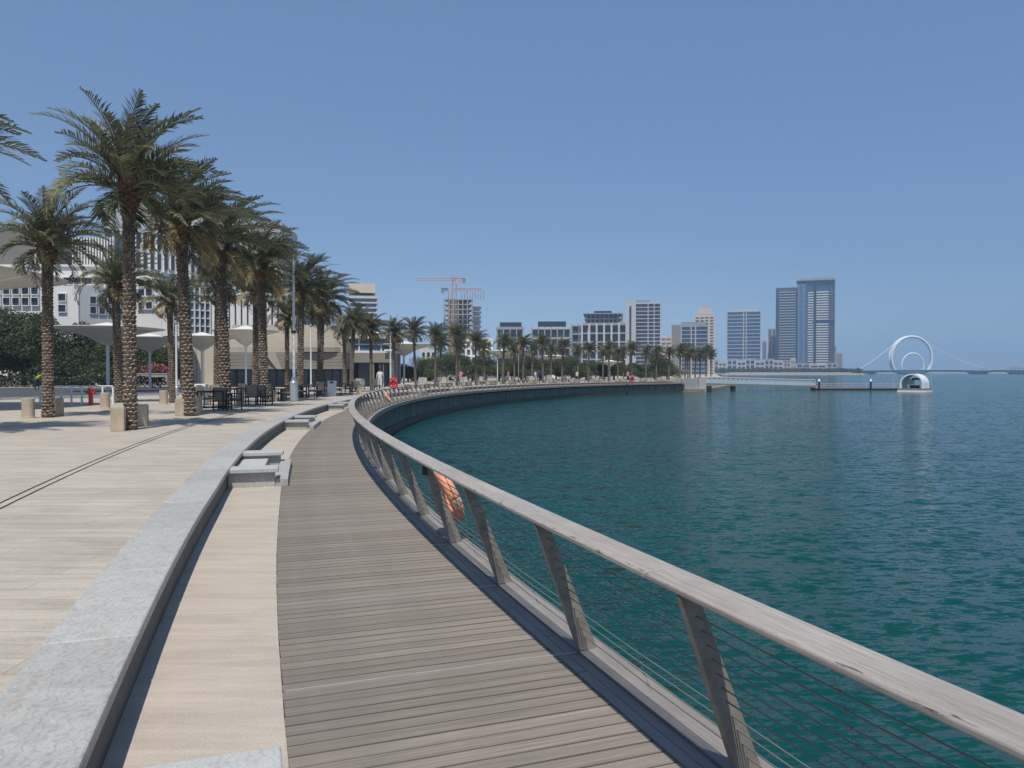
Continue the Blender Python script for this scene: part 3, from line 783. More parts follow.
# white barrier rail
xa, xb, db_ = X(40, 34.0), X(113, 34.0), 34.0
w = thing('barrier', 'white metal barrier rail behind the red hydrant', 'barrier', ((xa + xb) / 2, db_, ZP), 0)
L = xb - xa
for z, q in ((.82, .03), (.30, .018)):
    b = MB(); b.tube([(-L / 2, 0, z), (L / 2, 0, z)], q, 6); b.build('rail', 'white_metal', w)
for k in range(8):
    t = -1 + k / 3.5; b = MB(); b.box(t * L / 2 - .035, t * L / 2 + .035, -.03, .03, 0, .79); b.build('upright', 'white_metal', w)
# hydrant
d = D(405.5); w = thing('fire_hydrant', 'red pillar fire hydrant in front of the white barrier', 'hydrant', (X(90.5, d), d, ZP))
b = MB(); b.lathe([(.13, 0), (.13, .05), (.085, .06), (.085, .5), (.11, .52), (.11, .62), (.10, .66)], 18); b.build('body', 'red', w, smooth=False)
b = MB(); b.lathe([(.125, .6602), (.12, .70), (.07, .76), (.03, .78)], 18); b.build('cap', 'red', w)
for s in (-1, 1):
    b = MB(); b.tube([(s * .09, 0, .56), (s * .19, 0, .56)], .055, 10); b.build('outlet', 'red', w)

# tall lamp post
d = D(401.5); w = thing('lamp_post', 'tall slim pale grey lamp post with a bulging base, standing at the palms', 'lamp post', (X(294, d), d, ZP))
b = MB(); b.lathe([(.20, 0), (.20, .04), (.135, .06)], 20); b.build('foot', 'grey_metal', w)
b = MB(); b.lathe([(.185, .0602), (.20, .5), (.20, .92), (.13, 1.02), (.10, 1.2)], 20); b.build('base', 'grey_metal', w)
b = MB(); b.lathe([(.07, 1.2002), (.062, 4), (.055, 7.25)], 14); b.build('pole', 'white_metal', w)
b = MB(); b.box(-.11, .11, -.09, .09, 3.35, 3.47); b.build('bracket', 'dark_metal', w)
b = MB(); b.lathe([(.056, 7.2502), (.058, 7.55), (.02, 7.6)], 14); b.build('lamp_head', 'steel', w)
def slim_lamp(px, py, h, label):
    d = D(py); w = thing('lamp_post', label, 'lamp post', (X(px, d), d, ZP))
    b = MB(); b.lathe([(.14, 0), (.14, .03), (.06, .05), (.055, h * .5), (.045, h)], 12); b.build('pole', 'white_metal', w)
    b = MB(); b.lathe([(.10, .0502), (.10, .55), (.06, .62)], 12); b.build('base', 'grey_metal', w)
    b = MB(); b.lathe([(.06, h + .0002), (.10, h + .08), (.10, h + .2), (.02, h + .25)], 12); b.build('lamp_head', 'grey_metal', w)
slim_lamp(176.5, 397, 4.2, 'slim white pole between the slim short palm and its right neighbour')
slim_lamp(390.5, 390.5, 4.4, 'white lamp pole beside the red life ring station')
slim_lamp(352.5, 389.5, 4.2, 'white lamp pole before the dark windows below the glass pavilion')
slim_lamp(311, 390.5, 5.0, 'white pole before the stone wall right of the tall lamp post')
slim_lamp(497.5, 383.6, 2.7, 'short white lamp post on the far promenade below the white canopy')
slim_lamp(588, 381.7, 8.0, 'tall pale mast on the far promenade in front of the grey apartment block')
slim_lamp(518.5, 382.6, 5.8, 'pale mast on the far promenade between third and fourth far palms')

# litter bins
def bin_():
    w = thing('litter_bin', None, 'litter bin')
    b = MB(); b.box(-.24, .24, -.24, .24, 0, .74); b.build('body', 'white_metal', w, bevel=.02)
    b = MB(); b.box(-.25, .25, -.25, .25, .7402, .92); b.build('lid', 'white_metal', w, bevel=.02)
    b = MB(); b.box(-.12, .12, -.256, -.2502, .78, .87); b.build('slot', 'dark_metal', w)
    return w
bn = bin_()
put(bn, 201, 405, .1, 'white litter bin with dark slot behind the first cafe table', 'white litter bins')
put(bn, 332, 396, .1, 'white litter bin right of the thick palm pair', 'white litter bins')

# cafe furniture
def chair():
    w = thing('cafe_chair', None, 'chair')
    for sx in (-1, 1):
        for sy, h in ((-1, .64), (1, .90)):
            b = MB(); x, y = sx * .27, sy * .25
            b.box(x - .022, x + .022, y - .022, y + .022, 0, h); b.build('leg', 'dark_metal', w)
        b = MB(); b.box(sx * .27 - .028, sx * .27 + .028, -.27, .235, .642, .67); b.build('armrest', 'dark_metal', w)
    b = MB(); b.box(-.248, .248, -.27, .228, .36, .40); b.box(-.248, .248, -.26, -.235, .15, .18); b.box(-.248, .248, .2355, .26, .15, .18); b.build('seat_frame', 'dark_metal', w)
    b = MB(); b.box(-.25, .25, -.26, .22, .4005, .47); b.build('seat', 'cushion', w, bevel=.02)
    b = MB(); b.hexa([(-.245, .165, .475), (.245, .165, .475), (.245, .225, .475), (-.245, .225, .475)], [(-.245, .215, .93), (.245, .215, .93), (.245, .27, .93), (-.245, .27, .93)]); b.build('backrest', 'cushion', w, bevel=.015)
    return w
def table():
    w = thing('cafe_table', None, 'table')
    b = MB(); b.box(-.48, .48, -.48, .48, .70, .74); b.build('tabletop', 'dark_metal', w, bevel=.005)
    for sx in (-1, 1):
        for sy in (-1, 1):
            b = MB(); x, y = sx * .44, sy * .44; b.box(x - .025, x + .025, y - .025, y + .025, 0, .6995); b.build('leg', 'dark_metal', w)
    for y in (-.45, .42):
        b = MB(); b.box(-.41, .41, y, y + .03, .10, .13); b.build('stretcher', 'dark_metal', w)
    return w
ch, tb = chair(), table()
GC, GT = 'dark framed cafe chairs under the palms', 'dark cafe tables under the palms'
def chairs(l):
    for px, py, rz, lb in l: put(ch, px, py, R(rz), lb, GC, .94)
def tables(l):
    for px, py, lb in l: put(tb, px, py, R(14), lb, GT)
tables([(212, 410.5, 'first and nearest cafe table, beside the palm with dry lower fronds'), (246, 404.5, 'second cafe table, behind the chair pair of the first table'),
        (283, 400.2, 'cafe table just left of the lamp post base'), (306, 398.0, 'cafe table just right of the lamp post base'), (343, 395.0, 'cafe table between the white litter bin and the railing turn')])
chairs([(222.5, 410.5, 178, 'nearest cafe chair, its olive padded back turned to the viewer'), (235, 409.5, -70, 'cafe chair right of the nearest one, seen from the side'),
        (204, 408, 70, 'cafe chair at the left of the first cafe table, half behind a bollard'), (215, 404.5, 10, 'cafe chair on the far side of the first cafe table'),
        (253, 405.5, 185, 'cafe chair with its back to the viewer at the second table'), (264, 404.8, 160, 'cafe chair right of the second table, in front of a palm trunk'),
        (243, 401, 20, 'cafe chair on the far side of the second table'), (275, 401, 90, 'cafe chair at the left of the table left of the lamp post'),
        (286, 401.0, -80, 'cafe chair touching the lamp post base from the left'), (302, 398.6, 100, 'cafe chair at the left of the table right of the lamp post'),
        (313, 397.6, -80, 'cafe chair at the right of the table right of the lamp post'), (337, 395.5, 90, 'cafe chair just right of the white litter bin'),
        (349, 394.6, -80, 'cafe chair right of the table near the railing turn'), (321.5, 396.8, 180, 'cafe chair in front of the thick palm pair'),
        (356, 393.6, 180, 'cafe chair at the foot of the slim rear palm before the pavilion')])
# far pale garden furniture along the promenade : sets of white chairs with tables
def far_set():
    w = thing('pale_chair', None, 'chair')
    b = MB(); b.box(-.26, .26, -.26, .26, .36, .45); b.build('seat', 'kerb', w)
    b = MB(); b.box(-.26, .26, .20, .27, .4502, .92); b.build('backrest', 'kerb', w)
    for sx in (-1, 1):
        for sy in (-1, 1):
            b = MB(); x, y = sx * .23, sy * .23; b.box(x - .025, x + .025, y - .025, y + .025, 0, .3598); b.build('leg', 'dark_metal', w)
    return w
fs = far_set(); r = random.Random(21)
marks = [(371.5, 'first'), (415.7, 'third'), (435, 'fourth'), (456.7, 'fifth'), (475.7, 'sixth'), (502.6, 'seventh'), (523, 'eighth'), (543, 'ninth'), (562, 'tenth'), (588, 'eleventh')]
marks = [(351, 'first'), (371.5, 'second'), (415.7, 'fourth'), (435, 'fifth'), (456.7, 'sixth'), (475.7, 'seventh'), (502.6, 'eighth'), (523, 'ninth'), (543, 'tenth'), (562, 'eleventh'), (588, 'twelfth')]
for px, o_ in marks:
    for k, (dx, rr_, t) in enumerate([(4, 121.2, 'right beside'), (9, 122.2, 'a step right of'), (6, 124.0, 'inland of')]):
        x, y = on_arc_far(px + dx, rr_); place(fs, USED, (x, y, ZP), r.uniform(0, 6), f'pale cafe chair {t} the {o_} palm of the waterside row', 'pale chairs along the far promenade')

# far stone seats (pale blocks)
def block_seat():
    w = thing('promenade_block', None, 'bench')
    b = MB(); b.box(-1.0, 1.0, -.28, .28, .06, .46); b.build('seat', 'bollard', w, bevel=.03)
    b = MB(); b.box(-.9, .9, -.2, .2, 0, .0598); b.build('plinth', 'dark_stone', w)
    return w
sb = block_seat()
for i, px in enumerate([404, 425, 446, 466, 492, 512, 533, 553, 575, 598, 620, 643, 662]):
    x, y = on_arc_far(px, 119.6)
    place(sb, USED, (x, y, ZP), -R(ang(x, y)) + PI / 2, f'{ord_[i]} pale stone seat from the left on the far promenade', 'pale stone seats on the far promenade')

# life ring stations
def station(px, py, label, s=1.0):
    d = D(py); w = thing('life_ring_station', label, 'life ring station', (X(px, d), d, ZP)); w.scale = (s, s, s)
    b = MB(); b.box(-.05, .05, -.03, .05, 0, .55); b.build('post', 'red', w)
    b = MB(); b.prism([(-.36, -.08), (.36, -.08), (.36, .08), (-.36, .08)], .45, 1.28); b.build('cabinet', 'red', w, bevel=.05)
    b = MB(); pts = [(math.cos(q * PI / 12) * .30, -.13, .80 + math.sin(q * PI / 12) * .30) for q in range(24)]
    b.tube(pts, .06, 8, closed=True); b.build('ring', 'red', w, smooth=True)
    b = MB()
    for k in range(4):
        a0 = PI / 4 + k * PI / 2; b = MB(); b.tube([(math.cos(a0 + q) * .30, -.13, .80 + math.sin(a0 + q) * .30) for q in (-.07, 0, .07)], .065, 8)
        b.build('white_band', 'white_metal', w)
station(393.5, 392.3, 'red life ring station with a ring, standing at the railing turn', .8)
station(632, 384.2, 'small red life ring station on the far promenade', .75)

# mushroom canopies
def canopy(Rc=4.6, h=4.55):
    w = thing('canopy', None, 'canopy')
    n = 32; b = MB()
    rings_t = [(0.05, h + .42), (.5, h + .36), (1.6, h + .16), (3.0, h + .05), (Rc, h + .02)]
    rings_b = [(Rc, h - .03), (3.4, h - .20), (2.0, h - .48), (.9, h - .85), (.16, h - 1.25)]
    vs = []; L = rings_t + rings_b
    for rr_, z in L:
        for k in range(n):
            a = 2 * PI * k / n
            sq = 1 + .10 * abs(math.sin(2 * a)) ** 2 if rr_ > 2 else 1
            vs.append((rr_ * math.cos(a) * sq, rr_ * math.sin(a) * sq, z))
    fs = []
    for i in range(len(L) - 1):
        for k in range(n):
            k2 = (k + 1) % n; fs.append((i * n + k2, i * n + k, (i + 1) * n + k, (i + 1) * n + k2))
    fs.append(tuple(range(n))); b.add(vs, fs); b.build('fabric', 'canopy', w, smooth=True)
    b = MB(); b.lathe([(.26, 0), (.26, .05), (.15, .06), (.14, h - 1.25), (.20, h - 1.15)], 16); b.build('pole', 'white_metal', w)
    b = MB()
    for k in range(12):
        a = 2 * PI * k / 12; c, s = math.cos(a), math.sin(a)
        b.tube([(.2 * c, .2 * s, h - 1.2), (2.0 * c, 2.0 * s, h - .47), (Rc * .97 * c, Rc * .97 * s, h - .03)], .035, 4)
    b.build('ribs', 'white_metal', w)
    return w
cn = canopy()
GCN = 'white mushroom canopies along the promenade'
for px, d, s, lb in [(-88, 29.5, (1.05, 1.05, 1.15), 'big pale canopy cut by the left edge, behind the leftmost full palm'),
                     (108, 57, (.80, .80, 1.03), 'mushroom canopy on a white pole between the leftmost palm and the tallest palm'),
                     (150, 70, (.75, .75, 1.0), 'mushroom canopy partly hidden behind the tallest palm'),
                     (202, 66, (.62, .62, .98), 'mushroom canopy on a grey pole before the cream wall'),
                     (246, 63, (.55, .55, 1.06), 'small mushroom canopy before the stone building, between palm trunks'),
                     (404, 82, (.72, .72, .96), 'mushroom canopy right of the glass pavilion'),
                     (372, 112, 1.5, 'large far canopy roof above the glass pavilion'),
                     (505, 140, (1.2, 1.2, 1.15), 'far white canopy among palms below the dark glass building'),
                     (553, 150, (1.1, 1.1, 1.0), 'far white canopy left of the grey apartment block'),
                     (610, 140, (.5, .5, .75), 'tiny white parasol canopy on the far promenade')]:
    place(cn, USED, (X(px, d), d, ZP), 0, lb, GCN, s)

# parked cars behind the far promenade
def car(paint):
    w = thing('parked_car', None, 'car')
    prof = [(-2.15, .35), (-2.2, .75), (-1.95, .92), (-1.25, 1.0), (-.65, 1.42), (.75, 1.44), (1.5, 1.02), (2.1, .95), (2.2, .6), (2.15, .35)]
    b = MB(); n = len(prof); vs = [(x, -.85, z) for x, z in prof] + [(x, .85, z) for x, z in prof]
    vs = [(x, y * (.82 if z > 1.1 else 1), z) for x, y, z in vs]
    b.add(vs, [tuple(range(n)), tuple(range(n, 2 * n))[::-1]] + [((i + 1) % n, i, n + i, n + (i + 1) % n) for i in range(n)])
    b.build('body', paint, w)
    b = MB()
    for s in (-1, 1): b.add([(-1.05, s * .80, 1.04), (1.25, s * .80, 1.04), (.7, s * .722, 1.36), (-.6, s * .722, 1.36)], [(0, 1, 2, 3)])
    b.add([(1.36, -.62, 1.12), (1.36, .62, 1.12), (.84, .6, 1.405), (.84, -.6, 1.405)], [(0, 1, 2, 3)])
    b.build('windows', 'glass', w)
    for sx in (-1.35, 1.35):
        for sy in (-1, 1):
            b = MB(); b.tube([(sx, sy * .70, .33), (sx, sy * .90, .33)], .33, 14); b.build('wheel', 'tyre', w)
    return w
cars = {k: car(k) for k in ('car_white', 'car_silver', 'car_dark')}
cols = ['car_white', 'car_white', 'car_silver', 'car_white', 'car_dark', 'car_white', 'car_white', 'car_silver', 'car_white', 'car_dark', 'car_white', 'car_silver']
cn_ = {'car_white': 'white', 'car_silver': 'silver', 'car_dark': 'dark'}; cnt = {}
for i, px in enumerate([408, 421, 429, 444, 452, 467, 491, 529, 558, 571, 596, 648]):
    d = 128 + (px - 400) * .12; cnt[cols[i]] = cnt.get(cols[i], 0) + 1
    place(cars[cols[i]], {cars[cols[i]].name: cnt[cols[i]] > 1}, (X(px, d), d, ZP), R(pr.uniform(-15, 15) + (180 if i % 2 else 0)), f'{ord_[cnt[cols[i]] - 1]} {cn_[cols[i]]} parked car from the left, behind the far palm rows', 'cars parked behind the far promenade')
d = 78.2
for px, k, lb in [(95, 'car_white', 'white parked car behind the hedge right of the red hydrant'), (62, 'car_dark', 'dark parked car behind the hedge, right of the leftmost palm')]:
    place(cars[k], {cars[k].name: True}, (X(px, d), d, ZP), PI, lb, 'cars parked behind the hedge')
w = thing('planter_wall', 'pale planter wall under pink flowers, right of the tallest palm', 'planter', (X(153, 76.3), 76.3, ZP))
b = MB(); b.box(-1.9, 1.5, -.2, .2, 0, 1.25); b.build('wall', 'quay_light', w, bevel=.02)
b = MB(); b.box(-1.95, 1.55, -.25, .25, 1.2502, 1.33); b.build('coping', 'kerb', w)

# people
def person(label, loc, rz, shirt, trousers, hair='hair', pose=0, s=1.0):
    me = bpy.data.meshes.new('person')
    sw = (.10, .18, .02, .05)[pose]
    J = [(0, 0, .95), (0, 0, 1.15), (0, 0, 1.38), (0, .01, 1.50), (0, -.01, 1.60), (0, -.015, 1.70),
         (-.18, 0, 1.41), (-.25, .03, 1.14), (-.24, -.06 - sw, .90), (-.24, -.09 - sw, .82), (.18, 0, 1.41), (.25, .03, 1.14), (.24, -.02 + sw, .90), (.24, -.02 + sw, .82),
         (-.09, 0, .90), (-.10, -.02 + sw * .8, .50), (-.10, .03 + sw * 1.6, .08), (-.10, -.12 + sw * 1.6, .035),
         (.09, 0, .90), (.10, -.02 - sw * .8, .50), (.10, .03 - sw * 1.2, .08), (.10, -.12 - sw * 1.2, .035)]
    E = [(0, 1), (1, 2), (2, 3), (3, 4), (4, 5), (2, 6), (6, 7), (7, 8), (8, 9), (2, 10), (10, 11), (11, 12), (12, 13), (0, 14), (14, 15), (15, 16), (16, 17), (0, 18), (18, 19), (19, 20), (20, 21)]
    Rr = [(.15, .11), (.14, .10), (.15, .10), (.055, .055), (.085, .10), (.075, .085), (.06, .06), (.045, .045), (.035, .035), (.03, .04), (.06, .06), (.045, .045), (.035, .035), (.03, .04),
          (.09, .09), (.06, .06), (.04, .04), (.035, .03), (.09, .09), (.06, .06), (.04, .04), (.035, .03)]
    me.from_pydata(J, E, []); o = bpy.data.objects.new('person_tmp', me); C.objects.link(o)
    sk = o.modifiers.new('skin', 'SKIN')
    for i, q in enumerate(Rr): me.skin_vertices[0].data[i].radius = q
    me.skin_vertices[0].data[0].use_root = True
    o.modifiers.new('sub', 'SUBSURF').levels = 1
    rot = Matrix.Rotation(R(62), 3, 'X')
    dg = bpy.context.evaluated_depsgraph_get(); m2 = bpy.data.meshes.new_from_object(o.evaluated_get(dg)); bpy.data.objects.remove(o)
    for k in ('skin', shirt, trousers, 'black_cloth'): m2.materials.append(M[k])
    for p in m2.polygons:
        z = p.center.z; x = abs(p.center.x)
        p.material_index = 3 if z < .07 else 1 if (z > .93 and z < 1.46 and not (x > .2 and z < 1.1)) else 0 if (z >= 1.46 or x > .2) else 2
    if pose == 3:                        # bending forward from the hips
        for v in m2.vertices:
            if v.co.z > .93:
                k = min(1, (v.co.z - .93) / .12); q = Matrix.Rotation(R(62) * k, 3, 'X') @ (v.co - Vector((0, 0, .93)))
                v.co = q + Vector((0, 0, .93))
    w = bpy.data.objects.new('person', m2); C.objects.link(w); tag(w, label, 'person'); w.location = loc; w.rotation_euler = (0, 0, rz); w.scale = (s,) * 3
    b = MB(); b.lathe([(.088, 1.63), (.108, 1.68), (.105, 1.74), (.07, 1.79), (.01, 1.80)], 12, x=0, y=.0)
    if pose == 3: b.v = [tuple(Matrix.Rotation(R(62), 3, 'X') @ (Vector(v) - Vector((0, 0, .93))) + Vector((0, 0, .93))) for v in b.v]
    b.build('hair', hair, w, smooth=True)
    return w
def pp(label, px, py, *a, **k):
    d = D(py); person(label, (X(px, d), d, ZP), *a, **k)
pp('person in a fluorescent yellow vest bending forward beside the leftmost full palm', 37, 390.5, 1.35, 'yellow', 'navy', 'hair', pose=3)
pp('person in dark blue standing on the far promenade below the ninth far palms', 539.5, 382.7, 2.6, 'blue_cloth', 'navy', pose=1, s=1.05)
pp('person in a white shirt next to the one in dark blue', 535.5, 382.6, 1.0, 'white_cloth', 'white_cloth')
pp('person in pink walking left of the small red life ring station', 628, 382.3, .3, 'pink_cloth', 'black_cloth', pose=1)
pp('person in white before the dark doorway of the stone building', 380, 389.5, .2, 'white_cloth', 'white_cloth')
pp('person in a pink top walking beyond the sixth far palm', 461, 384.8, .5, 'pink_cloth', 'black_cloth', pose=1)
pp('person in black walking between the far palms below the crane tower', 468, 384.6, 1.9, 'black_cloth', 'black_cloth', pose=1)
pp('person in white near the middle of the far promenade', 577, 382.3, 2.2, 'white_cloth', 'navy', pose=2)
pp('person in pink seen near the short white lamp post', 508.5, 383.3, 1.2, 'pink_cloth', 'white_cloth', pose=1)
# ================================================================ BUILDINGS BEHIND THE PLAZA
def win_obj(w_, h_, frame='white_wall', rev=.45):
    """recessed square window: pane set in a projecting frame, front towards -y"""
    f = MB()
    t = .09
    f.box(-w_ / 2 - t, -w_ / 2, -rev, 0, 0, h_); f.box(w_ / 2, w_ / 2 + t, -rev, 0, 0, h_)
    f.box(-w_ / 2 - t, w_ / 2 + t, -rev, 0, h_ + .002, h_ + t); f.box(-w_ / 2 - t, w_ / 2 + t, -rev, 0, -t, -.002)
    g = MB(); g.box(-w_ / 2 + .002, w_ / 2 - .002, -.06, -.004, .002, h_ - .002)
    return f.mesh('window', frame), g.mesh('pane', 'glass')
def face_windows(root, p0, p1, zs, n, w_, h_, frame='white_wall', rev=.45, m0=.5, m1=.5, meshes=None):
    fm, gm = meshes or win_obj(w_, h_, frame, rev)
    dx, dy = p1[0] - p0[0], p1[1] - p0[1]; L = math.hypot(dx, dy); a = math.atan2(dy, dx)
    for z in zs:
        for i in range(n):
            s = m0 + (L - m0 - m1) * (i + .5) / n
            o = bpy.data.objects.new('window', fm); C.objects.link(o); o.parent = root
            o.location = (p0[0] + dx / L * s - root.location.x, p0[1] + dy / L * s - root.location.y, z - root.location.z); o.rotation_euler = (0, 0, a)
            g = bpy.data.objects.new('pane', gm); C.objects.link(g); g.parent = o
def fins(root, p0, p1, z0, z1, n, wd, dep, mat='white_wall'):
    dx, dy = p1[0] - p0[0], p1[1] - p0[1]; L = math.hypot(dx, dy); ux, uy = dx / L, dy / L
    for i in range(n):
        s = (i + .5) / n * L; x, y = p0[0] + ux * s, p0[1] + uy * s
        a = (x - ux * wd / 2, y - uy * wd / 2); c = (x + ux * wd / 2, y + uy * wd / 2)
        b = MB(); b.prism([a, c, (c[0] + uy * dep, c[1] - ux * dep), (a[0] + uy * dep, a[1] - ux * dep)], z0, z1)
        part(b, 'fin', mat, root)
# --- white building with square windows (left)
W = thing('white_building', 'white stepped office building with rows of square windows behind the left palms', 'building', (-57, 95, 0))
b = MB(); b.prism([(X(-90, 96), 96), (X(118, 96), 96), (X(118, 96) + 2, 112), (X(-90, 96), 112)], 0, Z(267, 96)); part(b, 'upper_wall', 'white_wall', W)
b = MB(); b.prism([(X(-90, 96) - .2, 95.75), (X(118, 96) + .2, 95.75), (X(118, 96) + 2, 97), (X(-90, 96), 97)], Z(267, 96) + .003, Z(265, 96)); part(b, 'parapet', 'white_wall', W)
face_windows(W, (X(62, 96), 96), (X(117, 96), 96), [Z(284.3, 96)], 5, .95, .80, rev=.22, m0=.2, m1=.2)
xs = X(79, 90); 
b = MB(); b.prism([(X(46, 90), 90), (xs, 90), (xs, 95.7), (X(46, 90), 95.7)], 0, Z(286, 90)); part(b, 'front_block', 'white_wall', W)
b = MB(); b.prism([(xs + .01, 90.3), (xs + 4.35, 94.5), (xs + 4.35, 95.7), (xs + .01, 95.7)], 0, Z(285.6, 90)); part(b, 'shaded_flank', 'grey_wall', W)  # side face of the white block; its shade is put into the grey
face_windows(W, (X(57, 90), 90), (X(70, 90), 90), [Z(301, 90), Z(312, 90)], 1, .85, .8, rev=.22, m0=.2, m1=.2)
face_windows(W, (xs + .3, 90.58), (xs + 4.3, 94.45), [Z(303.5, 91), Z(313.5, 91)], 5, .62, .8, rev=.16, m0=.5, m1=.2, frame='grey_wall')  # frames greyed with the same painted shade
b = MB(); b.prism([(X(-90, 93), 93), (X(45.8, 93), 93), (X(45.8, 93), 95.7), (X(-90, 93), 95.7)], 0, Z(286.5, 93)); part(b, 'window_wing', 'white_wall', W)
face_windows(W, (X(-45, 93), 93), (X(43, 93), 93), [Z(294.5, 93), Z(305.5, 93)], 9, .82, .9, rev=.3, m0=.2, m1=.2)
# upper louvred blocks
b = MB(); b.prism([(X(-10, 101), 101), (X(36, 101), 101), (X(41, 101), 110), (X(-10, 101), 110)], Z(267, 96), Z(228, 101)); part(b, 'roof_block', 'brown_wall', W)
b = MB(); b.prism([(X(36.2, 101), 100.9), (X(41.5, 101), 100.9), (X(41.5, 101), 110), (X(36.2, 101), 110)], Z(267, 96), Z(226, 101)); part(b, 'roof_pier', 'cream_wall', W)
b = MB(); b.prism([(X(64, 103), 103), (X(118, 103), 103), (X(118, 103), 111), (X(64, 103), 111)], Z(267, 96), Z(238, 103)); part(b, 'glass_storey', 'glass_mid', W)
fins(W, (X(74, 103), 103), (X(117, 103), 103), Z(267, 96), Z(238, 103) - .01, 15, .16, .4, 'white_wall')
# blocks between the palms right of the tallest one
b = MB(); b.prism([(X(132, 94), 94), (X(162, 94), 94), (X(162, 94), 104), (X(132, 94), 104)], 0, Z(272, 94)); part(b, 'middle_block', 'white_wall', W)
face_windows(W, (X(138, 94), 94), (X(155, 94), 94), [Z(287, 94), Z(296, 94), Z(309, 94)], 2, .75, .8, rev=.25, m0=.1, m1=.1)
b = MB(); b.prism([(X(162.2, 92), 92), (X(169, 92), 92), (X(169, 92), 102), (X(162.2, 92), 102)], 0, Z(284, 92)); part(b, 'corner_block', 'white_wall', W)
b = MB(); b.prism([(X(169.2, 93), 93.2), (X(216, 93), 97), (X(216, 93), 104), (X(169.2, 93), 104)], 0, Z(284, 93)); part(b, 'glass_wing', 'glass_blue', W)
for k in range(7):
    z = Z(334 - k * 8, 93.5)
    b = MB(); b.prism([(X(169.2, 93), 93.0), (X(216, 93), 96.8), (X(216, 93), 96.99), (X(169.2, 93), 93.19)], z, z + .14); part(b, 'transom', 'white_wall', W)
fins(W, (X(169.5, 93), 93.2), (X(216, 93), 97), .3, Z(284, 93), 11, .13, .35, 'white_wall')
# --- big tower-like library block
B = thing('tall_block', 'tall grey building with vertical white fins and an overhanging top band, behind the palms', 'building', (-48, 120, 0))
pa, pb, pc, pd = (X(105, 105), 105), (X(283, 120), 120), (X(298, 131.5), 131.5), (X(110, 140), 140)
def off(p, k): c = (-52, 124); return (p[0] + (c[0] - p[0]) * k, p[1] + (c[1] - p[1]) * k)
zt, zb = Z(223, 120), Z(247, 120)
b = MB(); b.prism([pa, pb, pc, pd], zb, zt); part(b, 'top_band', 'grey_wall', B)
b = MB(); b.prism([off(p, .05) for p in (pa, pb, pc, pd)], 10.4, zb - .003); part(b, 'glass_wall', 'glass_mid', B)
b = MB(); b.prism([off(p, .14) for p in (pa, pb, pc, pd)], zt + .003, zt + .8); part(b, 'roof_plant', 'brown_wall', B)
b = MB(); b.prism([off(p, .0) for p in (pa, pb, pc, pd)], 8.3, 10.398); part(b, 'waist_band', 'white_wall', B)
b = MB(); b.prism([off(p, .05) for p in (pa, pb, pc, pd)], 0, 8.298); part(b, 'lower_wall', 'grey_wall', B)
q0, q1, q2 = off(pa, .05), off(pb, .05), off(pc, .05)
fins(B, q0, q1, 10.4, zb - .003, 26, .24, .7)
fins(B, q1, q2, 10.4, zb - .003, 5, .2, .5)
for k in range(1, 4):
    z = 10.4 + (zb - 10.4) * k / 4
    b = MB(); b.prism([off(p, .042) for p in (pa, pb, pc, pd)], z, z + .5); part(b, 'floor_band', 'grey_metal', B)
# white finned lower hall in front
H_ = thing('finned_hall', 'white hall with dark vertical slits above the stone restaurant', 'building', (-30, 92, 0))
b = MB(); b.prism([(X(212, 92), 92), (X(305, 92), 92), (X(305, 92), 104), (X(212, 92), 104)], 0, Z(296, 92)); part(b, 'wall', 'glass_mid', H_)
fins(H_, (X(213, 92), 92), (X(304, 92), 92), .4, Z(296, 92) - .01, 15, .52, .5, 'white_wall')
b = MB(); b.prism([(X(211, 92), 91.3), (X(306, 92), 91.3), (X(306, 92), 104), (X(211, 92), 104)], Z(296, 92) + .002, Z(293, 92)); part(b, 'roof', 'white_wall', H_)

# --- stone restaurant building
S = thing('stone_building', 'low beige stone building with dark glass shopfront behind the cafe palms', 'building', (-24, 76, 0))
dS = 74.0
def sx(px, d=dS): return X(px, d)
b = MB(); b.prism([(sx(184), dS - .8), (sx(217), dS - .8), (sx(217), dS + 10), (sx(184), dS + 10)], 0, Z(346, dS)); part(b, 'cream_wing', 'cream_wall', S)
for i, px in enumerate((192, 199.5, 207)):
    b = MB(); b.box(sx(px), sx(px) + .06, dS - .83, dS - .802, .3, Z(346.5, dS)); part(b, 'panel_joint', 'dark_stone', S)
gx0, gx1 = sx(217.3), sx(346)
b = MB(); b.prism([(gx0, dS + .9), (gx1, dS + .9), (gx1, dS + 12), (gx0, dS + 12)], 0, Z(369, dS)); part(b, 'shopfront_glass', 'glass', S)
for i in range(17):
    x = gx0 + (gx1 - gx0) * i / 16; b = MB(); b.box(x - .04, x + .04, dS + .78, dS + .898, ZP, Z(369, dS) - .01); part(b, 'mullion', 'dark_metal', S)
b = MB(); b.box(gx0, gx1, dS + .70, dS + .775, 1.9, 1.98); part(b, 'transom', 'dark_metal', S)
b = MB(); b.prism([(gx0, dS), (gx1, dS), (gx1, dS + 12), (gx0, dS + 12)], Z(369, dS) + .003, Z(352.5, dS)); part(b, 'fascia', 'dark_stone', S)
for k in range(1, 5):
    z = Z(369, dS) + (Z(352.5, dS) - Z(369, dS)) * k / 5; b = MB(); b.box(gx0, gx1, dS - .015, dS - .002, z, z + .03); part(b, 'fascia_joint', 'brown_wall', S)
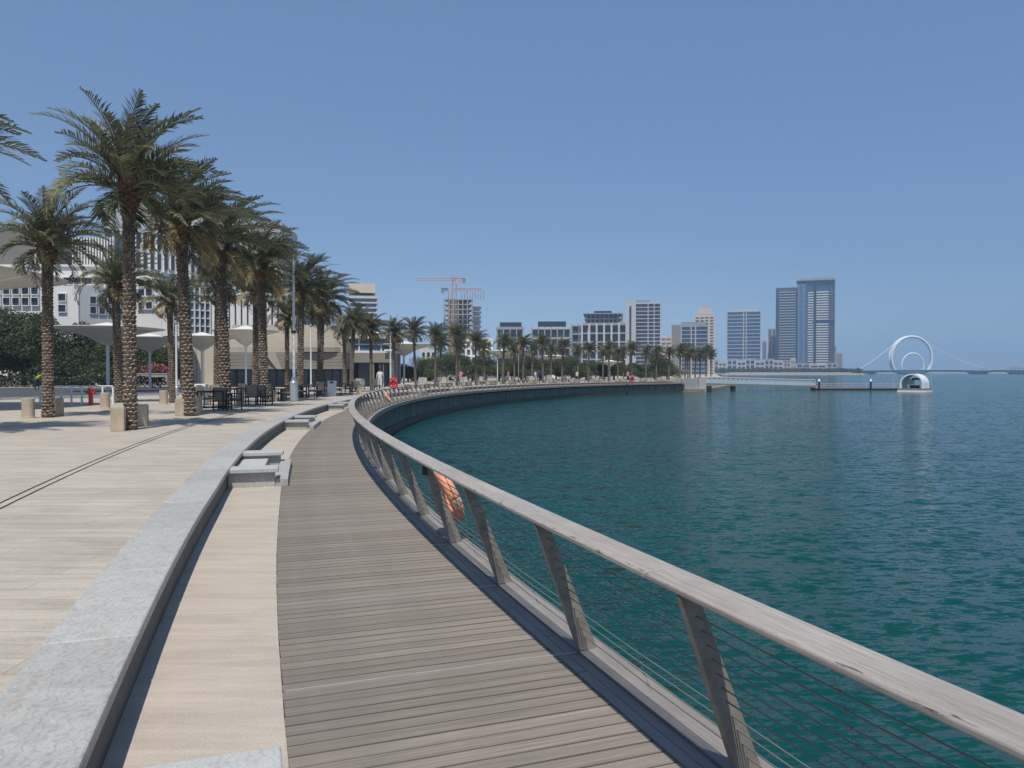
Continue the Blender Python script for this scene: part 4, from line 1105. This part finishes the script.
# sunlit triangle on the fascia, the light put into pale colour and shape
b = MB(); b.add([(sx(266), dS - .05, Z(352.5, dS)), (sx(276), dS - .05, Z(352.5, dS)), (sx(282), dS - .05, Z(369, dS)), (sx(277), dS - .05, Z(369, dS)),
                 (sx(266), dS - .5, Z(352.5, dS)), (sx(276), dS - .5, Z(352.5, dS)), (sx(282), dS - .12, Z(369, dS)), (sx(277), dS - .12, Z(369, dS))],
                [(3, 2, 1, 0), (4, 5, 6, 7), (0, 1, 5, 4), (1, 2, 6, 5), (2, 3, 7, 6), (3, 0, 4, 7)]); part(b, 'lit_triangle', 'cream_wall', S)
# stepped stone roof
steps = [(217.5, 346, 352.3, 347, 0.2), (219, 344, 346.8, 341, 1.0), (222, 342, 340.8, 335, 2.0), (226, 338, 334.8, 329, 3.2), (232, 332, 328.8, 322, 4.6)]
for px0, px1, y0, y1, dd in steps:
    d = dS + dd; b = MB(); b.prism([(sx(px0, d), d), (sx(px1, d), d), (sx(px1, d), d + 9 - dd), (sx(px0, d), d + 9 - dd)], Z(y0, dS) + .002, Z(y1, dS)); part(b, 'roof_step', 'stone_wall', S)
# louvres at right, curving
for k in range(7):
    z = Z(351.5 - k * 1.9, dS); b = MB()
    pts0 = [(sx(300), dS - .35), (sx(320), dS - .5), (sx(336), dS - .25), (sx(343), dS + .4)]
    pts1 = [(x, y + .3) for x, y in pts0][::-1]
    b.prism(pts0 + pts1, z, z + .09); part(b, 'louvre', 'cream_wall', S)
# --- glass pavilion with round roof
Pv = thing('glass_pavilion', 'round blue glass pavilion with pale roof rings, right of the stone building', 'building', (X(366, 78), 80, 0))
cx_, cy_ = X(366, 82), 82.0; Rv = 3.6
def circ(r_, n=40, kx=1.0): return [(cx_ + r_ * kx * math.cos(2 * PI * i / n), cy_ + r_ * math.sin(2 * PI * i / n)) for i in range(n)]
b = MB(); b.prism(circ(Rv), ZP, Z(339, 79)); part(b, 'drum_glass', 'glass_blue', Pv)
b = MB(); b.prism(circ(Rv + .5), Z(338.8, 79), Z(335.5, 79)); part(b, 'roof', 'canopy', Pv)
b = MB(); b.prism(circ(Rv + .25), Z(353, 79), Z(350.8, 79)); part(b, 'floor_ring', 'white_wall', Pv)
b = MB(); b.prism(circ(Rv + .12), Z(345, 79), Z(344, 79)); part(b, 'mid_ring', 'white_wall', Pv)
for i in range(20):
    a = 2 * PI * i / 20; x, y = cx_ + (Rv + .02) * math.cos(a), cy_ + (Rv + .02) * math.sin(a)
    b = MB(); b.box(x - .06, x + .06, y - .06, y + .06, ZP, Z(339, 79) - .02); part(b, 'mullion', 'white_wall', Pv)
b = MB(); b.prism([(X(346.3, 76), 76), (X(393, 76), 76), (X(393, 76), 79.5), (X(346.3, 76), 79.5)], Z(362.5, 76), Z(353, 76)); part(b, 'entrance_fascia', 'dark_stone', Pv)
b = MB(); b.prism([(X(346.3, 76), 77.2), (X(390, 76), 77.2), (X(390, 76), 79.4), (X(346.3, 76), 79.4)], ZP, Z(362.6, 76)); part(b, 'entrance_glass', 'glass', Pv)
for px in (347, 372, 392):
    b = MB(); b.box(X(px, 76) - .18, X(px, 76) + .18, 76.1, 76.5, ZP, Z(362.6, 76)); part(b, 'column', 'dark_stone', Pv)
for px in (379.5, 383):
    b = MB(); b.box(X(px, 77), X(px, 77) + .08, 77.05, 77.198, ZP, 2.5); part(b, 'door_frame', 'white_metal', Pv)
b = MB(); b.box(X(385, 76), X(393, 76), 75.6, 75.9, Z(351, 76), Z(349.5, 76)); part(b, 'sign_rail', 'white_metal', Pv)

# ================================================================ GENERIC SKYLINE BLOCKS
def block(name, label, cat, px0, px1, ytop, d, dep, floors, body='glass_mid', slab='white_wall', slab_h=.35, slab_out=.5, cols=0, colw=.5, colmat=None, ybase=372, rot=0, group=None,
          roof=None, z0=0.3, cols_side=0):
    x0, x1 = X(px0, d), X(px1, d); wd = x1 - x0; zt = Z(ytop, d)
    W = thing(name, label, cat, ((x0 + x1) / 2, d, 0), R(rot) - math.atan2((x0 + x1) / 2, d) * (1 if d > 200 else 0), group)
    def bb(n, m, *a):
        q = MB(); q.box(*a); o = q.build(n, m, W); return o
    h = wd / 2; k = d / 1000
    bb('wall', body, -h + .3, h - .3, .3, dep - .3, z0, zt)
    fh = (zt - z0) / floors
    if slab:
        for i in range(1, floors + 1):
            z = z0 + fh * i
            bb('balcony', slab, -h - slab_out * .3, h + slab_out * .3, .3 - slab_out, dep, z - fh * slab_h, z - .01)
    cm = colmat or slab
    for i in range(cols):
        x = -h + (2 * h) * i / max(1, cols - 1)
        bb('column', cm, x - colw / 2, x + colw / 2, .3 - slab_out - .06, .3, z0, zt + .3)
    for i in range(cols_side):
        y = dep * (i + .5) / cols_side
        bb('column', cm, h - .1, h + .2 + slab_out * .3, y - colw / 2, y + colw / 2, z0, zt + .3)
    bb('roof', slab or body, -h - .2, h + .2, 0, dep + .2, zt + .003, zt + 1.2 * max(.4, k))
    if roof:
        for (f0, f1, hh, m) in roof: bb('rooftop_box', m, -h + 2 * h * f0, -h + 2 * h * f1, dep * .2, dep * .8, zt + 1.2 * max(.4, k) + .01, zt + 1.2 * max(.4, k) + hh)
    return W, bb, h, zt, fh
# cream topped tower behind the pavilion
W, bb, h, zt, fh = block('office_tower', 'cream topped office tower showing above the palms right of the lamp post', 'building', 350, 377, 297, 250, 10, 16, 'glass_blue', 'grey_wall', .3, .6)
bb('crown', 'cream_wall', -h - .3, h * .86, -.5, 10.5, zt + 1.3, zt + 4.3)
block('office_tower', 'pale low office building behind palms below the crane', 'building', 421, 436, 350, 190, 10, 4, 'glass_mid', 'grey_wall', .35, .4, 4, .5)
block('office_tower', 'pale glass office block right of the crane tower foot', 'building', 466, 492, 340, 230, 12, 5, 'glass_blue', 'white_wall', .3, .4, 6, .6)
# tower under construction
CT = thing('unfinished_tower', 'grey tower under construction with open floors below two cranes', 'building', (X(462, 420), 420, 0))
def cb(n, m, *a):
    q = MB(); q.box(*a); return q.build(n, m, CT)
x0, x1, x2 = X(444.5, 420) - X(462, 420), X(472, 420) - X(462, 420), X(480.5, 420) - X(462, 420)
zt = Z(299, 420)
cb('core', 'brown_wall', x0 + 2, x1 - 2, 3, 13, 0, zt)
nf = 15
for i in range(nf + 1):
    z = 1 + (zt - 1) * i / nf; cb('floor_slab', 'concrete', x0, x1, 0, 15, z - .55, z)
for i in range(7):
    x = x0 + (x1 - x0) * i / 6; cb('column', 'concrete', x - .3, x + .3, .2, .8, 0, zt - .6)
z2 = Z(306, 420)
cb('side_core', 'grey_metal', x1 + .5, x2 - .6, 3, 13, 0, z2)
for i in range(nf):
    z = 1 + (z2 - 1) * i / (nf - 1); cb('side_slab', 'concrete', x1 + .02, x2, 1, 14, z - .5, z)
for i in range(9):
    x = x0 + 9 + i * 1.5; q = MB(); q.box(x, x + .35, 4, 4.5, zt, zt + 3 + (i % 3)); q.build('rebar_column', 'dark_stone', CT)
def crane(label, px, ytop, yj, pxa, pxb, d, mat, tail):
    X0 = X(px, d); W = thing('tower_crane', label, 'crane', (X0, d, 0))
    def truss(name, p, q, w_, mat_, n):
        b = MB(); p, q = Vector(p), Vector(q); dv = (q - p) / n
        side = [Vector((w_, 0, 0)), Vector((0, w_, 0))] if abs(dv.z) > abs(dv.x) else [Vector((0, 0, w_)), Vector((0, w_, 0))]
        cs = [(-.5, -.5), (.5, -.5), (.5, .5), (-.5, .5)]
        for a, c in cs:
            o = side[0] * a + side[1] * c; b.tube([p + o, q + o], .13, 4)
        for k in range(n):
            for j in range(4):
                a, c = cs[j], cs[(j + 1) % 4]
                b.tube([p + dv * k + side[0] * a[0] + side[1] * a[1], p + dv * (k + 1) + side[0] * c[0] + side[1] * c[1]], .08, 3)
        b.build(name, mat_, W)
    zj = Z(yj, d); zt_ = Z(ytop, d)
    truss('mast', (0, 0, 0), (0, 0, zt_ - 2), 2.0, mat, 26)
    truss('jib', (1, 0, zj), (X(pxa, d) - X0, 0, zj), 1.1, mat, 20)
    truss('counter_jib', (-1, 0, zj), (X(pxb, d) - X0, 0, zj), 1.1, tail, 6)
    b = MB(); e = X(pxb, d) - X0; b.box(min(e, e * .75), max(e, e * .75), -1, 1, zj - 2.0, zj + .3); b.build('counterweight', 'dark_stone', W)
    b = MB(); b.box(.9, 2.3, -1.6, -.2, zj - 2.6, zj - .7); b.build('cab', 'crane', W)
    b = MB(); b.tube([(0, 0, zt_), (X(pxa, d) - X0) and ((X(pxa, d) - X0) * .7, 0, zj + .5)], .06, 3); b.tube([(0, 0, zt_), (e * .9, 0, zj + .5)], .06, 3); b.build('pendant', mat, W)
crane('taller orange tower crane with its long jib pointing left', 454.3, 272.5, 279.3, 417, 465.5, 405, 'crane', 'crane')
crane('lower tower crane behind the taller one, jib pointing right', 450.2, 285.5, 289.5, 482, 441.5, 412, 'crane', 'crane_blue')

# mid rise row
block('apartment_block', 'small dark glass block left of the mid rise row, above the far canopy', 'building', 497, 523, 328, 330, 20, 5, 'glass', 'far_grey', .16, 1.4, 5, .5, 'far_grey', roof=[(.1, .95, 2.2, 'glass')])
block('apartment_block', 'low grey apartment block with dark flat roof, second of the mid rise row', 'building', 532, 570, 328, 330, 22, 5, 'glass_mid', 'far_white', .16, 1.5, 7, .5, 'far_grey', roof=[(.15, .9, 2.6, 'glass')])
block('apartment_block', 'narrow blue grey wing left of the largest mid rise block', 'building', 572, 586, 325, 345, 18, 6, 'glass_mid', 'far_white', .16, 1.0, 3, .5, 'far_grey')
W, bb, h, zt, fh = block('apartment_block', 'wide stepped grey apartment block, largest of the mid rise row', 'building', 582, 626, 324, 320, 22, 6, 'glass_mid', 'far_grey', .18, 1.9, 7, .8, 'far_white')
bb('upper_storeys', 'glass_mid', -h + 1.5, h - 3, 2, 20, zt + .6, Z(314, 320)); bb('upper_slab', 'far_grey', -h + .5, h - 1.5, 0, 21, Z(314, 320) + .01, Z(313, 320))
bb('upper_slab', 'far_grey', -h + 1, h - 2, 1, 20.5, Z(319, 320), Z(318.2, 320)); bb('penthouse', 'glass', -h + 5, h - 6, 3, 18, Z(313, 320) + .01, Z(310.5, 320))
for k in range(9): bb('upper_column', 'far_grey', -h + 1.5 + k * 1.85, -h + 2.1 + k * 1.85, 1.7, 1.99, zt + .6, Z(314, 320))
W, bb, h, zt, fh = block('apartment_tower', 'white and glass apartment tower right of the mid rise row', 'building', 627, 660, 303.5, 520, 20, 19, 'glass_mid', 'far_white', .20, 2.0, 0)
bb('side_wall', 'far_white', -h - .6, -h + 6.0, -2.3, 1, 0, zt + 2.0)
bb('glass_strip', 'glass', -h + 1.6, -h + 3.0, -2.45, -2.31, 0, zt - 2)
for f in (.62, .80, .985): bb('column', 'far_white', -h + 2 * h * f, -h + 2 * h * f + .55, -1.75, .4, 0, zt)
bb('roof_plant', 'far_grey', -h + 5, h - 7, 3, 15, zt + .7, zt + 2.4)
W, bb, h, zt, fh = block('apartment_tower', 'low grey glass tower with cream left flank before the ornate tower', 'building', 673, 708, 326, 560, 24, 12, 'glass_blue', 'far_grey', .25, 1.0, 0)
bb('side_wall', 'dark_stone', -h - .8, -h + 5.5, -1.2, 2, 0, zt + .8); bb('roof_frame', 'far_grey', -h + 6, h - 2, 2, 14, zt + .7, zt + 3.0)
for f in (.22, .5, .62, .97): bb('column', 'far_white', -h + 2 * h * f, -h + 2 * h * f + .8, -.9, .3, 0, zt)
W, bb, h, zt, fh = block('apartment_tower', 'cream ornate tower with rounded pale crown behind the low grey glass tower', 'building', 695, 713.5, 316, 700, 16, 20, 'dark_stone', 'cream_wall', .45, 1.0, 5, 1.2, 'cream_wall')
bb('crown', 'cream_wall', -h + 2.0, h - 2.0, 1, 14, zt + 1.2, Z(309, 700)); bb('crown_top', 'far_white', -h + 2.8, h - 2.8, 2, 13, Z(309, 700) + .01, Z(305.5, 700))
block('apartment_block', 'small pale block peeking between the white tower and the low glass tower', 'building', 661, 671, 337, 600, 16, 9, 'stone_wall', 'cream_wall', .4, .6, 3, .8, 'cream_wall')
W, bb, h, zt, fh = block('apartment_tower', 'blue glass tower with white floor lines standing alone mid distance', 'building', 727, 760, 311.5, 1000, 26, 17, 'glass_blue', 'far_white', .16, 1.5, 0)
for f in (0, .48, .56, .975): bb('column', 'far_white', -h + 2 * h * f, -h + 2 * h * f + 1.1, -1.4, .3, 0, zt)
bb('rooftop_box', 'far_white', -h + 6, h - 5, 3, 20, zt + 1.2, zt + 3.2)
block('slim_tower', 'slim grey tower left of the twin tower', 'building', 768, 775.5, 329.5, 1080, 14, 20, 'dark_stone', 'far_grey', .35, 1.0, 3, 1.2, 'cream_wall')
block('slim_tower', 'very thin pale tower directly right of the blue glass tower', 'building', 762.5, 766, 342, 1120, 12, 16, 'glass_blue', 'far_grey', .35, .6, 2, .8)
# twin tower
T = thing('twin_tower', 'tallest dark glass twin tower with stacked white balconies', 'building', (X(804, 1000), 1000, 0), -math.atan2(X(804, 1000), 1000))
def tbx(n, m, pa_, pb_, y0, y1, z0, z1):
    q = MB(); q.box(X(pa_, 1000) - X(804, 1000), X(pb_, 1000) - X(804, 1000), y0, y1, z0, z1); return q.build(n, m, T)
zl, zr = Z(287, 1000), Z(281, 1000)
tbx('left_shaft', 'glass_mid', 777.2, 797, 2, 40, .6, zl); tbx('middle_shaft', 'glass_blue', 797.2, 806.5, 0, 38, .6, Z(284, 1000)); tbx('right_shaft', 'glass_mid', 806.7, 832, 2, 40, .6, zr)
for i in range(31):
    z = 3 + (zl - 6) * i / 31
    tbx('balcony', 'far_white', 779.2, 796.2, .2, 1.98, z, z + 1.0)
for i in range(33):
    z = 3 + (zr - 16) * i / 33
    tbx('balcony', 'white_wall', 807, 812.5, .2, 1.98, z, z + 1.25)
    tbx('balcony', 'white_wall', 815.0, 826.5, -.3, 1.98, z + .3, z + 1.6)
    tbx('balcony', 'far_grey', 826.7, 832, .4, 1.98, z, z + .8)
for px in (777.0, 779.2, 797, 806.3, 812.8, 814.4, 826.5, 831.5): tbx('pier', 'glass', px, px + .5, -.8, 3, .6, zl - 1 if px < 798 else zr - 1)
tbx('middle_fin', 'far_grey', 798.5, 799.1, -.4, 0, .6, Z(284, 1000)); tbx('middle_fin', 'far_grey', 803, 803.6, -.4, 0, .6, Z(284, 1000))
tbx('refuge_floor', 'glass', 812, 832.1, -.6, 3, Z(323.5, 1000), Z(320.8, 1000))
tbx('crown_slab', 'concrete', 796.5, 832.4, -1, 41, zr + .01, zr + 1.6)
tbx('roof_plant', 'concrete', 809, 831.5, 3, 30, zr + 1.7, Z(278.3, 1000))
tbx('roof_plant', 'far_grey', 800, 807, 5, 30, zr + 1.7, zr + 3.2)
for k in range(5): tbx('crown_post', 'concrete', 809 + k * 5, 809.6 + k * 5, 0, 1, Z(278.3, 1000), Z(276.9 + .3 * (k % 2), 1000))
block('apartment_tower', 'faint stepped grey tower right behind the twin tower', 'building', 831, 841.5, 354, 1250, 20, 8, 'stone_wall', 'far_grey', .35, 1, 3, 1.2)
block('apartment_tower', 'faint grey narrow tower touching the right side of the twin tower', 'building', 832.5, 836, 347, 1200, 20, 10, 'stone_wall', 'far_grey', .35, 1, 2, 1)
# podium villas along the beach
rv = random.Random(4)
pos = [(714, 9.0, 360.5), (722, 8, 362), (732, 9, 359.5), (741.5, 8, 361), (750, 9, 359), (760, 8.5, 361), (769, 8, 359.5), (778, 8.5, 361), (787, 6, 362.5), (793, 4, 359), (803, 12, 364), (818, 14, 364.5), (832, 9, 363.5), (843, 7, 369.3)]
for i, (px, wd, yt) in enumerate(pos):
    block('waterfront_house', f'{ord_[i]} low pale waterfront house from the left on the far beach', 'house', px - wd / 2, px + wd / 2, yt, 968, 14, 3, 'glass_mid', 'far_white' if i % 2 else 'far_grey', .4, .8, 3, 1.5, 'far_white', group='low houses along the far beach')
w = thing('sea_wall', 'pale low sea wall along the far beach', 'wall', (X(790, 930), 930, 0))
b = MB(); b.prism([(X(729, 926), 927), (X(800, 937), 937), (X(852, 942), 942), (X(852, 943), 944), (X(800, 938), 939), (X(729, 928), 929)], -2, 1.9); part(b, 'parapet', 'quay_light', w)
# tiny far shore buildings right
for i, (px, wd, yt, m) in enumerate([(1001, 3, 368.0, 'far_white'), (1006, 4, 366.5, 'far_white'), (1013, 7, 367.2, 'far_grey'), (1021, 7, 366.2, 'far_white'), (985, 6, 368.6, 'far_grey'), (953, 8, 372.0, 'far_white'), (872, 16, 371.6, 'cream_wall')]):
    block('far_building', f'{ord_[i]} of the tiny pale buildings on the horizon behind the bridge', 'building', px - wd / 2, px + wd / 2, yt, 2400, 30, 2, 'glass_mid', m, .5, 2, 3, 5, m, group='tiny buildings on the far horizon', z0=1)
# ================================================================ BRIDGE, PONTOON, SKY, CAMERA
DB = 1500.0
Br = thing('ring_bridge', 'far cable bridge with a large white ring pylon and a smaller ring inside', 'bridge', (X(911, DB), DB, 0))
bx = X(911, DB)
def bp(n, mb, m, **k): return mb.build(n, m, Br, **k)
zd = Z(370.8, DB); 
pts = []
for i in range(31):
    px = 826 + i * (1120 - 826) / 30; dd = DB - 260 * ((px - 911) / 300 if px > 911 else 0) + (-330 * ((911 - px) / 85) if px < 911 else 0) * .9
    pts.append((X(px, dd) - bx, dd - DB, Z(370.6 - .0 * i, dd) if False else 3.6 + 2.2 * math.exp(-((px - 930) / 60) ** 2) + (1.2 if px > 990 else 0)))
b = MB()
for (a0, a1) in zip(pts, pts[1:]):
    a0, a1 = Vector(a0), Vector(a1)
    def cs(p): return [p + Vector((0, -12, -2.4)), p + Vector((0, 12, -2.4)), p + Vector((0, 14, 1.0)), p + Vector((0, -14, 1.0))]
    c0, c1 = cs(a0), cs(a1)
    b.add(c0 + c1, [(0, 4, 5, 1), (1, 5, 6, 2), (2, 6, 7, 3), (3, 7, 4, 0)])
bp('deck', b, 'bridge')
b = MB()
for (a0, a1) in zip(pts, pts[1:]):
    a0, a1 = Vector(a0), Vector(a1); o = Vector((0, -14.1, 1.0)); h = Vector((0, 0, .6))
    b.add([a0 + o, a1 + o, a1 + o + h, a0 + o + h], [(0, 1, 2, 3)]); o2 = o + Vector((0, .3, 0))
    b.add([a0 + o2, a1 + o2, a1 + o2 + h, a0 + o2 + h], [(3, 2, 1, 0)])
bp('parapet', b, 'ring_white')
def ring(name, cxp, rx, rz_, zc, y, t0, t1):
    b = MB(); p = []; rad = []
    for i in range(49):
        th = t0 + (t1 - t0) * i / 48
        p.append((X(cxp, DB) - bx + math.cos(th) * rx, y, zc + math.sin(th) * rz_)); rad.append(2.2 if name == 'large_ring' else 1.5)
    b.tube(p, rad, 8); bp(name, b, 'ring_white', smooth=True)
Rb = 41.0
zc = Z(358, DB); 
for y in (-3, 3): ring('large_ring', 911, 40 + y * .3, Z(336.6, DB) - zc, zc, y, R(-42), R(222))
ring('small_ring', 912.5, 21.5, Z(353.3, DB) - Z(366, DB), Z(366, DB), 0, R(-22), R(202))
for s, n in ((-1, 1), (1, 1)):
    a = Vector((s * 36, 0, Z(345.0, DB)))
    e = Vector((X(858 if s < 0 else 990, DB) - bx, 0, 7)); p = []
    for i in range(17):
        t = i / 16; q = a.lerp(e, t); q.z -= 5 * math.sin(PI * t) * (1 if s > 0 else .5); p.append(q)
    b = MB(); b.tube(p, .55, 5); bp('main_cable', b, 'ring_white')
    for i in range(2, 16, 2):
        q = p[i]; b = MB(); b.tube([q, (q.x, 0, 5)], .10, 3); bp('hanger', b, 'ring_white')
for px in (911, 866, 978, 1018):
    x = X(px, DB) - bx; b = MB()
    w0, w1 = (27, 14) if px == 911 else (15, 7)
    if px == 1018: yy = -90
    elif px == 978: yy = -55
    elif px == 866: yy = -150
    else: yy = 0
    x = X(px, DB + yy) - bx
    b.hexa([(x - w1, yy - 8, -4), (x + w1, yy - 8, -4), (x + w1, yy + 8, -4), (x - w1, yy + 8, -4)], [(x - w0, yy - 11, 2.2), (x + w0, yy - 11, 2.2), (x + w0, yy + 11, 2.2), (x - w0, yy + 11, 2.2)])
    bp('pier', b, 'bridge')

# pontoon walkway and arch shelter
dp = 141.0
Pn = thing('pontoon', 'long low floating walkway reaching right from the gangway', 'pontoon', (X(860, dp), dp, ZW))
def ob(n, m, root, *a, bevel=0):
    q = MB(); q.box(*a); return q.build(n, m, root, bevel=bevel)
xl, xr = X(813, dp) - X(860, dp), X(905, dp) - X(860, dp)
ob('float', 'tide', Pn, xl, xr, -1.3, 1.3, -.4, .28); ob('deck', 'pontoon', Pn, xl - .1, xr + .1, -1.4, 1.4, .2802, .45)
b = MB()
for z in (.85, 1.2): b.tube([(xl, -1.3, z), (xr, -1.3, z)], .02, 4); b.tube([(xl, 1.3, z), (xr, 1.3, z)], .02, 4)
for i in range(14):
    x = xl + (xr - xl) * i / 13
    for y in (-1.3, 1.3): b.tube([(x, y, .45), (x, y, 1.22)], .025, 4)
b.build('guard_rail', 'grey_metal', Pn)
for px in (815.3, 866.4, 901):
    x = X(px, dp) - X(860, dp); W = thing('mooring_pile', {815.3: 'dark pile with white cap where gangway meets pontoon', 866.4: 'dark pile with white cap in the middle of the pontoon', 901: 'short dark pile beside the arched shelter'}[px], 'mooring pile', (X(px, dp), dp - 1.75, ZW))
    b = MB(); hh = 1.55 if px < 900 else 1.2
    b.lathe([(.17, -2), (.17, hh)], 10); b.build('shaft', 'dark_gap', W)
    if px < 900:
        b = MB(); b.lathe([(.21, hh + .002), (.20, hh + .22), (.04, hh + .5)], 10); b.build('cap', 'ring_white', W)
# gangway
p0, p1 = Vector((X(705, 131), 131, -.15)), Vector((X(812, dp - .5), dp - .5, -.75))
Gw = thing('gangway', 'pale blue grey lattice gangway from the quay down to the pontoon', 'gangway', p0)
v = p1 - p0; nrm = Vector((-v.y, v.x, 0)).normalized() * .8
b = MB(); b.hexa([(Vector((0, 0, -.22)) - nrm), (v - Vector((0, 0, .22)) - nrm), (v - Vector((0, 0, .22)) + nrm), (-Vector((0, 0, .22)) + nrm)], [-nrm, v - nrm, v + nrm, nrm]); b.build('deck', 'dark_stone', Gw)
for s in (-1, 1):
    b = MB()
    for z in (.35, .72, 1.1): b.tube([nrm * s + Vector((0, 0, z)), v + nrm * s + Vector((0, 0, z))], .04 if z > 1 else .025, 4)
    for i in range(25): q = v * (i / 24) + nrm * s; b.tube([q, q + Vector((0, 0, 1.1))], .035, 4)
    b.build('side_lattice', 'white_metal', Gw)
    b = MB(); q0 = nrm * s * 1.03; b.hexa([q0 + Vector((0, 0, .05)), v + q0 + Vector((0, 0, .05)), v + q0 * 1.02 + Vector((0, 0, .05)), q0 * 1.02 + Vector((0, 0, .05))],
        [q0 + Vector((0, 0, .62)), v + q0 + Vector((0, 0, .62)), v + q0 * 1.02 + Vector((0, 0, .62)), q0 * 1.02 + Vector((0, 0, .62))]); b.build('panel', 'panel', Gw)
W = thing('mooring_pile', 'dark square pile under the gangway near the quay', 'mooring pile', (X(733, 133), 133.0, ZW))
b = MB(); b.box(-.35, .35, -.35, .35, -2, .75); b.build('shaft', 'dark_gap', W); b = MB(); b.box(-.42, .42, -.42, .42, .7502, .85); b.build('cap', 'tide', W)
Wb = thing('landing_barrier', 'small red and white landing barrier at the end of the gangway', 'barrier', (X(811, dp), dp - 1.0, ZW + .45))
b = MB(); b.box(-.9, .7, -.05, .05, .3, .75); b.build('panel', 'red', Wb)
for x in (-.8, .6):
    b = MB(); b.box(x - .06, x + .06, -.051, .06, 0, .2998); b.build('leg', 'ring_white', Wb)
# arched shelter on its float
da_ = 126.0
Sh = thing('arched_shelter', 'white barrel arched shelter floating at the end of the pontoon', 'shelter', (X(914, da_), da_, ZW), R(-44))
w_ = 1.72
ob('float', 'ring_white', Sh, -2.1, 2.1, -1.5, 2.4, -.4, .30); ob('deck', 'pontoon', Sh, -2.05, 2.05, -1.45, 2.35, .3002, .62)
def arch(t, r_): return (math.cos(t) * r_ * 1.0, .62 + .7 + math.sin(t) * r_ * .98)
n = 20; ro, ri = w_, w_ - .12
for nm, y0, y1, a_, c_ in (('front_rib', -1.3, -1.0, ro + .05, ri - .05), ('shell', -.998, 1.6, ro, ri), ('back_rib', 1.602, 1.8, ro + .05, ri - .05)):
    b = MB()
    def rim(r_): return [(-r_, .622)] + [(-math.cos(PI * i / n) * r_, 1.32 + math.sin(PI * i / n) * r_ * .95) for i in range(n + 1)] + [(r_, .622)]
    o_, i_ = rim(a_), rim(c_); m = len(o_)
    vs = [(x, y0, z) for x, z in o_] + [(x, y0, z) for x, z in i_] + [(x, y1, z) for x, z in o_] + [(x, y1, z) for x, z in i_]
    fs = []
    for i in range(m - 1):
        fs += [(i, m + i, m + i + 1, i + 1), (2 * m + i, 2 * m + i + 1, 3 * m + i + 1, 3 * m + i), (i, i + 1, 2 * m + i + 1, 2 * m + i), (m + i + 1, m + i, 3 * m + i, 3 * m + i + 1)]
    b.add(vs, fs); b.build(nm, 'ring_white' if nm != 'shell' else 'white_metal', Sh)
ob('seat', 'dark_metal', Sh, -.9, .5, .8, 1.4, .63, 1.1); ob('side_panel', 'ring_white', Sh, -1.3, -.2, .9, .95, 1.2, 2.1)
ob('awning', 'dark_metal', Sh, -.4, 1.0, .2, 1.2, 2.0, 2.3)

# ---------------------------------------------------------------- haze
b = MB(); b.box(-4250, 4250, -4250, 4250, ZW - 3.2, 150); 
hz = b.build('haze', [], None) if False else None
hm = bpy.data.materials.new('haze_air'); hm.use_nodes = True; nt = hm.node_tree; nt.nodes.clear()
out = nt.nodes.new('ShaderNodeOutputMaterial'); pv = nt.nodes.new('ShaderNodeVolumePrincipled')
pv.inputs['Color'].default_value = (.50, .72, 1.0, 1); pv.inputs['Density'].default_value = HAZE if 'HAZE' in globals() else .0003
pv.inputs['Anisotropy'].default_value = .2
nt.links.new(pv.outputs[0], out.inputs['Volume'])
me = b.mesh('haze', hm); ho = bpy.data.objects.new('haze', me)
if USE_HAZE: C.objects.link(ho); tag(ho, kind='stuff')

# ---------------------------------------------------------------- sun and sky
sc = bpy.context.scene
to_sun = Vector((-.03, -.50, 1.0)).normalized()
sun = bpy.data.lights.new('sun', 'SUN'); sun.energy = SUN; sun.angle = R(.55); sun.color = (1.0, .95, .87)
so = bpy.data.objects.new('sun', sun); C.objects.link(so); so.rotation_euler = to_sun.to_track_quat('Z', 'Y').to_euler(); so.location = (0, -50, 100)
wd = bpy.data.worlds.new('World'); sc.world = wd; wd.use_nodes = True; nt = wd.node_tree
bg = nt.nodes['Background']; sky = nt.nodes.new('ShaderNodeTexSky'); sky.sky_type = 'NISHITA'; sky.sun_disc = False
sky.sun_elevation = math.asin(to_sun.z); sky.sun_rotation = math.atan2(to_sun.x, to_sun.y)
sky.air_density = AIR; sky.dust_density = DUST; sky.ozone_density = OZ; sky.altitude = 0
mx = nt.nodes.new('ShaderNodeMix'); mx.data_type = 'RGBA'; mx.inputs[0].default_value = SKYMIX; mx.inputs[7].default_value = (*SKYC, 1)
nt.links.new(sky.outputs[0], mx.inputs[6]); nt.links.new(mx.outputs[2], bg.inputs[0]); bg.inputs[1].default_value = SKY
cam = bpy.data.cameras.new('camera'); cam.sensor_width = 36; cam.lens = 36 * FOC / 1024; cam.clip_end = 12000; cam.clip_start = .05
co = bpy.data.objects.new('camera', cam); C.objects.link(co); co.location = (0, 0, EYE)
co.rotation_euler = (PI / 2 - math.atan((384 - HY) / FOC), 0, 0); sc.camera = co
sc.view_settings.view_transform = 'Standard'; sc.view_settings.look = 'None'; sc.view_settings.exposure = EXPO; sc.view_settings.gamma = 1
sc.view_settings.use_curve_mapping = False
sc.cycles.max_bounces = 6; sc.cycles.diffuse_bounces = 3; sc.cycles.glossy_bounces = 3; sc.cycles.volume_bounces = 1; sc.cycles.transparent_max_bounces = 6
